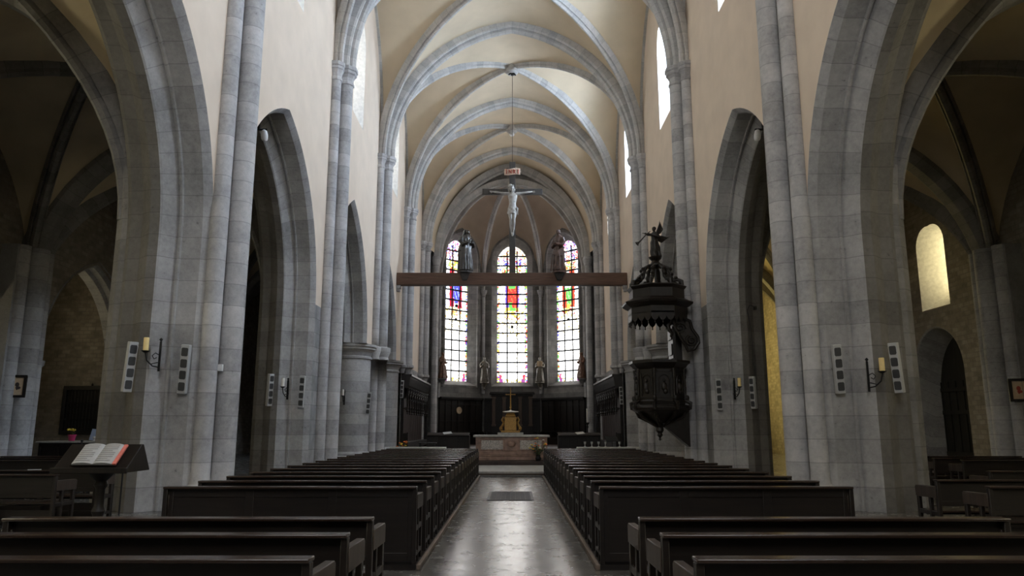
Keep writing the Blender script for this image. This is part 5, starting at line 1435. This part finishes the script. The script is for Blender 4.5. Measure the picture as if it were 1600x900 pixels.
# ------------------------------------------------------------------ pulpit on the second right pier
PX, PYY = 4.80, 24.15
t = thing('mounted_pulpit', 'black carved pulpit with sounding board and trumpeting angel on the second right pier', 'pulpit', (PX, PYY, 0))
OCT = PI / 8
def octl(m_, prof, ph=OCT, seg=8, c=(0, 0, 0)): m_.lathe(c, prof, seg, ph)
k8 = 1 / math.cos(OCT)
b = MB(); octl(b, [(.72 * k8, 2.30), (.74 * k8, 2.42), (.72 * k8, 2.46), (.72 * k8, 3.42), (.74 * k8, 3.46), (.80 * k8, 3.5), (.86 * k8, 3.58), (.92 * k8, 3.62), (.92 * k8, 3.70), (.80 * k8, 3.70), (.66 * k8, 3.6), (.66 * k8, 2.4)])
b.build('parapet', M_CARVED, t, sharp=20)
for k in range(8):                                    # framed panels with arched fields and colonnettes on the corners
    a = 2 * PI * k / 8 - PI / 2
    if math.cos(a) > .8: continue
    Mf = Matrix.Rotation(a + PI / 2, 4, 'Z')
    p = MB()
    def fr(u0, u1, z0, z1, d=.03): p.box(u0, u1, -.72 - d, -.72, z0, z1, M=Mf)
    fr(-.24, -.19, 2.52, 3.38); fr(.19, .24, 2.52, 3.38); fr(-.19, .19, 2.52, 2.57); fr(-.24, .24, 3.33, 3.38)
    ar = [Mf @ Vector((.16 * math.cos(q), -.745, 3.08 + .16 * math.sin(q))) for q in [PI * s / 10 for s in range(11)]]
    p.tube([Mf @ Vector((.16, -.745, 2.66))] + ar + [Mf @ Vector((-.16, -.745, 2.66))], .018, 6)
    # small relief figure
    p.ball(Mf @ Vector((0, -.735, 3.06)), (.045, .04, .055), 8); p.ball(Mf @ Vector((0, -.735, 2.86)), (.09, .04, .15), 10); p.ball(Mf @ Vector((.03, -.74, 2.72)), (.08, .035, .09), 8)
    p.build('panel', M_CARVED, t)
    Mc = Matrix.Rotation(a + PI / 2 + OCT, 4, 'Z')
    p = MB(); cc = Mc @ Vector((0, -.80, 0)); p.lathe((cc.x, cc.y, 0), [(.05, 2.46), (.06, 2.5), (.035, 2.56), (.045, 2.8), (.03, 3.1), (.055, 3.18), (.04, 3.24), (.06, 3.36), (.06, 3.44)], 8)
    c2 = Mc @ Vector((0, -.86, 0)); p.ball((c2.x, c2.y, 2.52), (.07, .07, .10), 8); p.tube([Mc @ Vector((0, -.80, 2.44)), Mc @ Vector((0, -.96, 2.36)), Mc @ Vector((0, -.94, 2.2)), Mc @ Vector((0, -.82, 2.16))], [.06, .065, .06, .04], 8)
    p.build('colonnette', M_CARVED, t)
b = MB(); octl(b, [(.02, 1.62), (.12, 1.64), (.2, 1.72), (.34, 1.80), (.48, 1.86), (.62, 1.96), (.78, 2.06), (.86 * k8, 2.14), (.88 * k8, 2.22), (.80 * k8, 2.3), (.72 * k8, 2.32)])
for k in range(8):
    a = OCT + k * PI / 4; b.tube([(.80 * math.cos(a), .80 * math.sin(a), 2.16), (.70 * math.cos(a), .70 * math.sin(a), 1.94), (.42 * math.cos(a), .42 * math.sin(a), 1.80), (.16 * math.cos(a), .16 * math.sin(a), 1.64)], [.07, .06, .05, .04], 6)
b.build('bowl', M_CARVED, t, sharp=25)
b = MB(); b.lathe((-.05, 0, 0), [(.0, 1.18), (.05, 1.22), (.03, 1.28), (.10, 1.36), (.07, 1.42), (.13, 1.5), (.12, 1.6), (.2, 1.7)], 10); b.build('pendant', M_CARVED, t)
# bracket running down to the pier
b = MB(); pr = [(.0, 1.72), (.30, 1.46), (.62, 1.18), (.84, 1.0), (.86, 1.0), (.86, 2.3), (0, 2.2)]
b.grid([[(x, y, z) for x, z in pr] for y in (-.22, .22)], cu=True); b.poly([(x, -.22, z) for x, z in pr]); b.poly([(x, .22, z) for x, z in pr]); b.build('support_bracket', M_OAK, t)
# back board and carved scroll between parapet and sounding board
b = MB(); b.box(.46, .84, .30, .38, 3.7, 5.0); b.box(.44, .50, -.38, .38, 3.7, 4.9); b.box(.40, .46, -.36, .36, 3.78, 4.82)
for z in (3.9, 4.4): b.box(.37, .40, -.26, .26, z, z + .36)
b.build('back_board', M_CARVED, t, bevel=.01)
b = MB()
sc_ = [(.42, 5.0), (.78, 5.06), (.96, 4.98), (1.02, 4.72), (1.2, 4.45), (1.22, 4.28), (1.06, 4.06), (.86, 4.0), (.78, 4.2), (.6, 4.5), (.46, 4.8)]
b.tess([sc_], lambda u, v: (u, -.42, v)); b.tess([sc_], lambda u, v: (u, -.32, v)); b.grid([[(u, -.42, v) for u, v in sc_], [(u, -.32, v) for u, v in sc_]], cu=True)
b.tube([(u, -.44, v) for u, v in sc_ + sc_[:1]], .05, 8)
b.tube([(.62 + .22 * (1 - q / 22) * math.cos(q * .62), -.45, 4.74 + .20 * (1 - q / 22) * math.sin(q * .62)) for q in range(20)], .035, 6)
b.tube([(.98 + .18 * (1 - q / 22) * math.cos(q * .62 + 2), -.45, 4.34 + .18 * (1 - q / 22) * math.sin(q * .62 + 2)) for q in range(20)], .035, 6)
b.tube([(.40, -.40, 5.0), (.26, -.40, 4.84), (.30, -.40, 4.66), (.38, -.4, 4.58), (.32, -.4, 4.46)], [.06, .07, .06, .06, .03], 8)
b.build('carved_scroll', M_CARVED, t)
# sounding board
b = MB(); octl(b, [(.2, 5.22), (.88 * k8, 5.20), (.90 * k8, 5.20), (.90 * k8, 5.42), (.98 * k8, 5.46), (1.08 * k8, 5.54), (1.10 * k8, 5.60), (1.04 * k8, 5.63), (.90 * k8, 5.70), (.84 * k8, 5.74), (.84 * k8, 6.02), (.88 * k8, 6.06), (.92 * k8, 6.12), (.86 * k8, 6.16), (.2, 6.2), (0.01, 6.2)])
b.build('sounding_board', M_CARVED, t, sharp=18)
b = MB(); octl(b, [(.91 * k8, 5.43), (.925 * k8, 5.45), (.91 * k8, 5.47)]); b.build('gilt_moulding', M_GILT, t, sharp=18)
for k in range(8):
    a = 2 * PI * k / 8 - PI / 2; Mf = Matrix.Rotation(a + PI / 2, 4, 'Z'); p = MB(); hwid = .9 * math.tan(OCT)
    P = [(-hwid, 5.24)]
    for q in range(3):
        u0 = -hwid + 2 * hwid * q / 3
        for s in range(9): P.append((u0 + hwid * 2 / 3 * s / 8, 5.10 - .15 * math.sin(PI * s / 8) ** .7))
    P.append((hwid, 5.24))
    for d in (-.90, -.87): p.tess([P], lambda u, v, d=d: Mf @ Vector((u, d, v)))
    p.grid([[Mf @ Vector((u, -.90, v)) for u, v in P], [Mf @ Vector((u, -.87, v)) for u, v in P]], cu=True)
    l_ = p.build('lambrequin', M_CARVED, t)
    p = MB()
    for q in range(3):
        u0 = -hwid + 2 * hwid * (q + .5) / 3; c = Mf @ Vector((u0, -.885, 0)); p.lathe((c.x, c.y, 0), [(0, 4.84), (.025, 4.87), (.014, 4.92), (.03, 4.96), (.01, 5.0)], 6)
    p.build('tassels', M_CARVED, l_)
# crown of volutes and foliage
for k in range(8):
    a = OCT + k * PI / 4; d = Vector((math.cos(a), math.sin(a), 0)); p = MB()
    pts = [(.86, 6.16), (.84, 6.30), (.72, 6.36), (.60, 6.34), (.50, 6.44), (.46, 6.62), (.40, 6.78), (.26, 6.86), (.16, 6.84)]
    p.tube([d * r_ + Vector((0, 0, z)) for r_, z in pts], [.05, .07, .06, .05, .06, .065, .06, .055, .04], 8)
    for r_, z in ((.80, 6.25), (.66, 6.42), (.52, 6.56), (.48, 6.74)): p.ball(d * r_ + Vector((0, 0, z)), .07, 8)
    p.build('volute', M_CARVED, t)
b = MB(); b.lathe((0, 0, 0), [(.05, 6.2), (.05, 6.3), (.04, 6.78), (.20, 6.82), (.26, 6.88), (.26, 6.92), (.16, 6.97), (.12, 7.05), (.20, 7.12), (.22, 7.18), (.02, 7.18)], 12); b.build('pedestal', M_CARVED, t)
# angel
b = MB(); Ha = 1.02
robe(b, Ha, [(0, .15, .12, .05, .03), (.05, .16, .13, .04, .02), (.3, .13, .12, .01, 0), (.5, .115, .105, 0, 0), (.58, .095, .08, 0, 0), (.70, .11, .085, 0, 0), (.79, .115, .07, 0, 0), (.83, .08, .055, 0, 0), (.86, .045, .045, 0, 0), (.88, .04, .04, 0, 0)], 3, 8, .03)
Mh = rz3(-1.1); head(b, (-.015, -.02, .94 * Ha), .135 * Ha, Mh); b.ball((.0, .0, .97 * Ha), (.075, .075, .07), 10)
ang = Vector((0, 0, 0))
b.tube([(-.10, 0, .78), (-.22, -.05, .76), (-.34, -.10, .80)], [.055, .045, .032], 8); hand(b, (-.35, -.10, .80), (-1, -.2, .1), (0, 0, 1), .11, .9, 1)
b.tube([(.10, 0, .78), (.16, -.08, .66), (-.02, -.17, .70), (-.16, -.16, .76)], [.055, .05, .04, .03], 8); hand(b, (-.17, -.16, .76), (-1, -.1, .3), (0, -1, 0), .11, .9, 1)
me = remeshed(b, 'angel', .014, M_CARVED, 1)
o = link_mesh('angel', me, t, loc=(0, 0, 7.18))
for s, tip in ((1, [(.05, .07, .78), (.12, .10, .95), (.20, .12, 1.16), (.22, .12, 1.30)]), (2, [(.07, .08, .72), (.24, .14, .76), (.46, .2, .72), (.56, .2, .76)])):
    p = MB()
    for q in range(6):
        off = Vector((.035 * q, 0, -.0 * q)) if s == 1 else Vector((0, 0, -.035 * q)); sc2 = 1 - .10 * q
        p.tube([Vector(tip[0]) + off * .4, Vector(tip[0]).lerp(Vector(tip[1]), sc2) + off * .8, Vector(tip[0]).lerp(Vector(tip[2]), sc2) + off, Vector(tip[0]).lerp(Vector(tip[3]), sc2) + off], [.035, .05, .04, .008], 6, flat=.4)
    p.build('wing', M_CARVED, o)
p = MB(); p.tube([(-.16, -.13, .86), (-.30, -.16, .74), (-.50, -.2, .52), (-.56, -.21, .46)], [.014, .016, .022, .03], 10); p.lathe((-.56, -.21, .46), [(.03, 0), (.05, .05), (.085, .09), (.07, .09), (.02, .03)], 12, M=Matrix.Rotation(PI + .9, 3, 'Y') @ Matrix.Rotation(0, 3, 'Z')); p.build('trumpet', M_CARVED, o)

# cable hanging beside the second right pier
t = thing('hanging_cable', 'thin black cable hanging down the inner jamb of the second right pier', 'cable', (0, 0, 0))
b = MB(); b.tube([(7.50, 22.95, 3.12), (7.48, 22.93, 3.6), (7.45, 22.9, 4.6), (7.36, 22.88, 5.2), (7.45, 22.88, 5.36), (7.62, 22.9, 5.30), (7.7, 23.05, 5.3)], .014, 6); b.build('strand', M_CABLE, t)
b = MB(); b.box(7.66, 7.72, 23.03, 23.2, 5.25, 5.35); b.build('clip', M_CABLE, t)
# ------------------------------------------------------------------ camera, world, view
cam = bpy.data.cameras.new('camera'); co = bpy.data.objects.new('camera', cam); COL.objects.link(co)
cam.sensor_width = 36.0; cam.lens = 1160 / 1600 * 36; cam.clip_start = .05; cam.clip_end = 300
co.location = (.055, 0, 1.62); co.rotation_euler = (math.radians(90 + 10.6), 0, math.radians(.064))
SC.camera = co
w = bpy.data.worlds.new('world'); SC.world = w; w.use_nodes = True
w.node_tree.nodes['Background'].inputs[0].default_value = (.6, .7, .8, 1); w.node_tree.nodes['Background'].inputs[1].default_value = .05
SC.view_settings.view_transform = 'Standard'; SC.view_settings.look = 'None'
SC.view_settings.gamma = 1; SC.view_settings.use_curve_mapping = False; SC.view_settings.exposure = EXPOSURE
SC.cycles.max_bounces = 8; SC.cycles.diffuse_bounces = 6; SC.cycles.glossy_bounces = 4
SC.cycles.sample_clamp_indirect = 6; SC.cycles.use_denoising = True
SC.cycles.caustics_reflective = False; SC.cycles.caustics_refractive = False
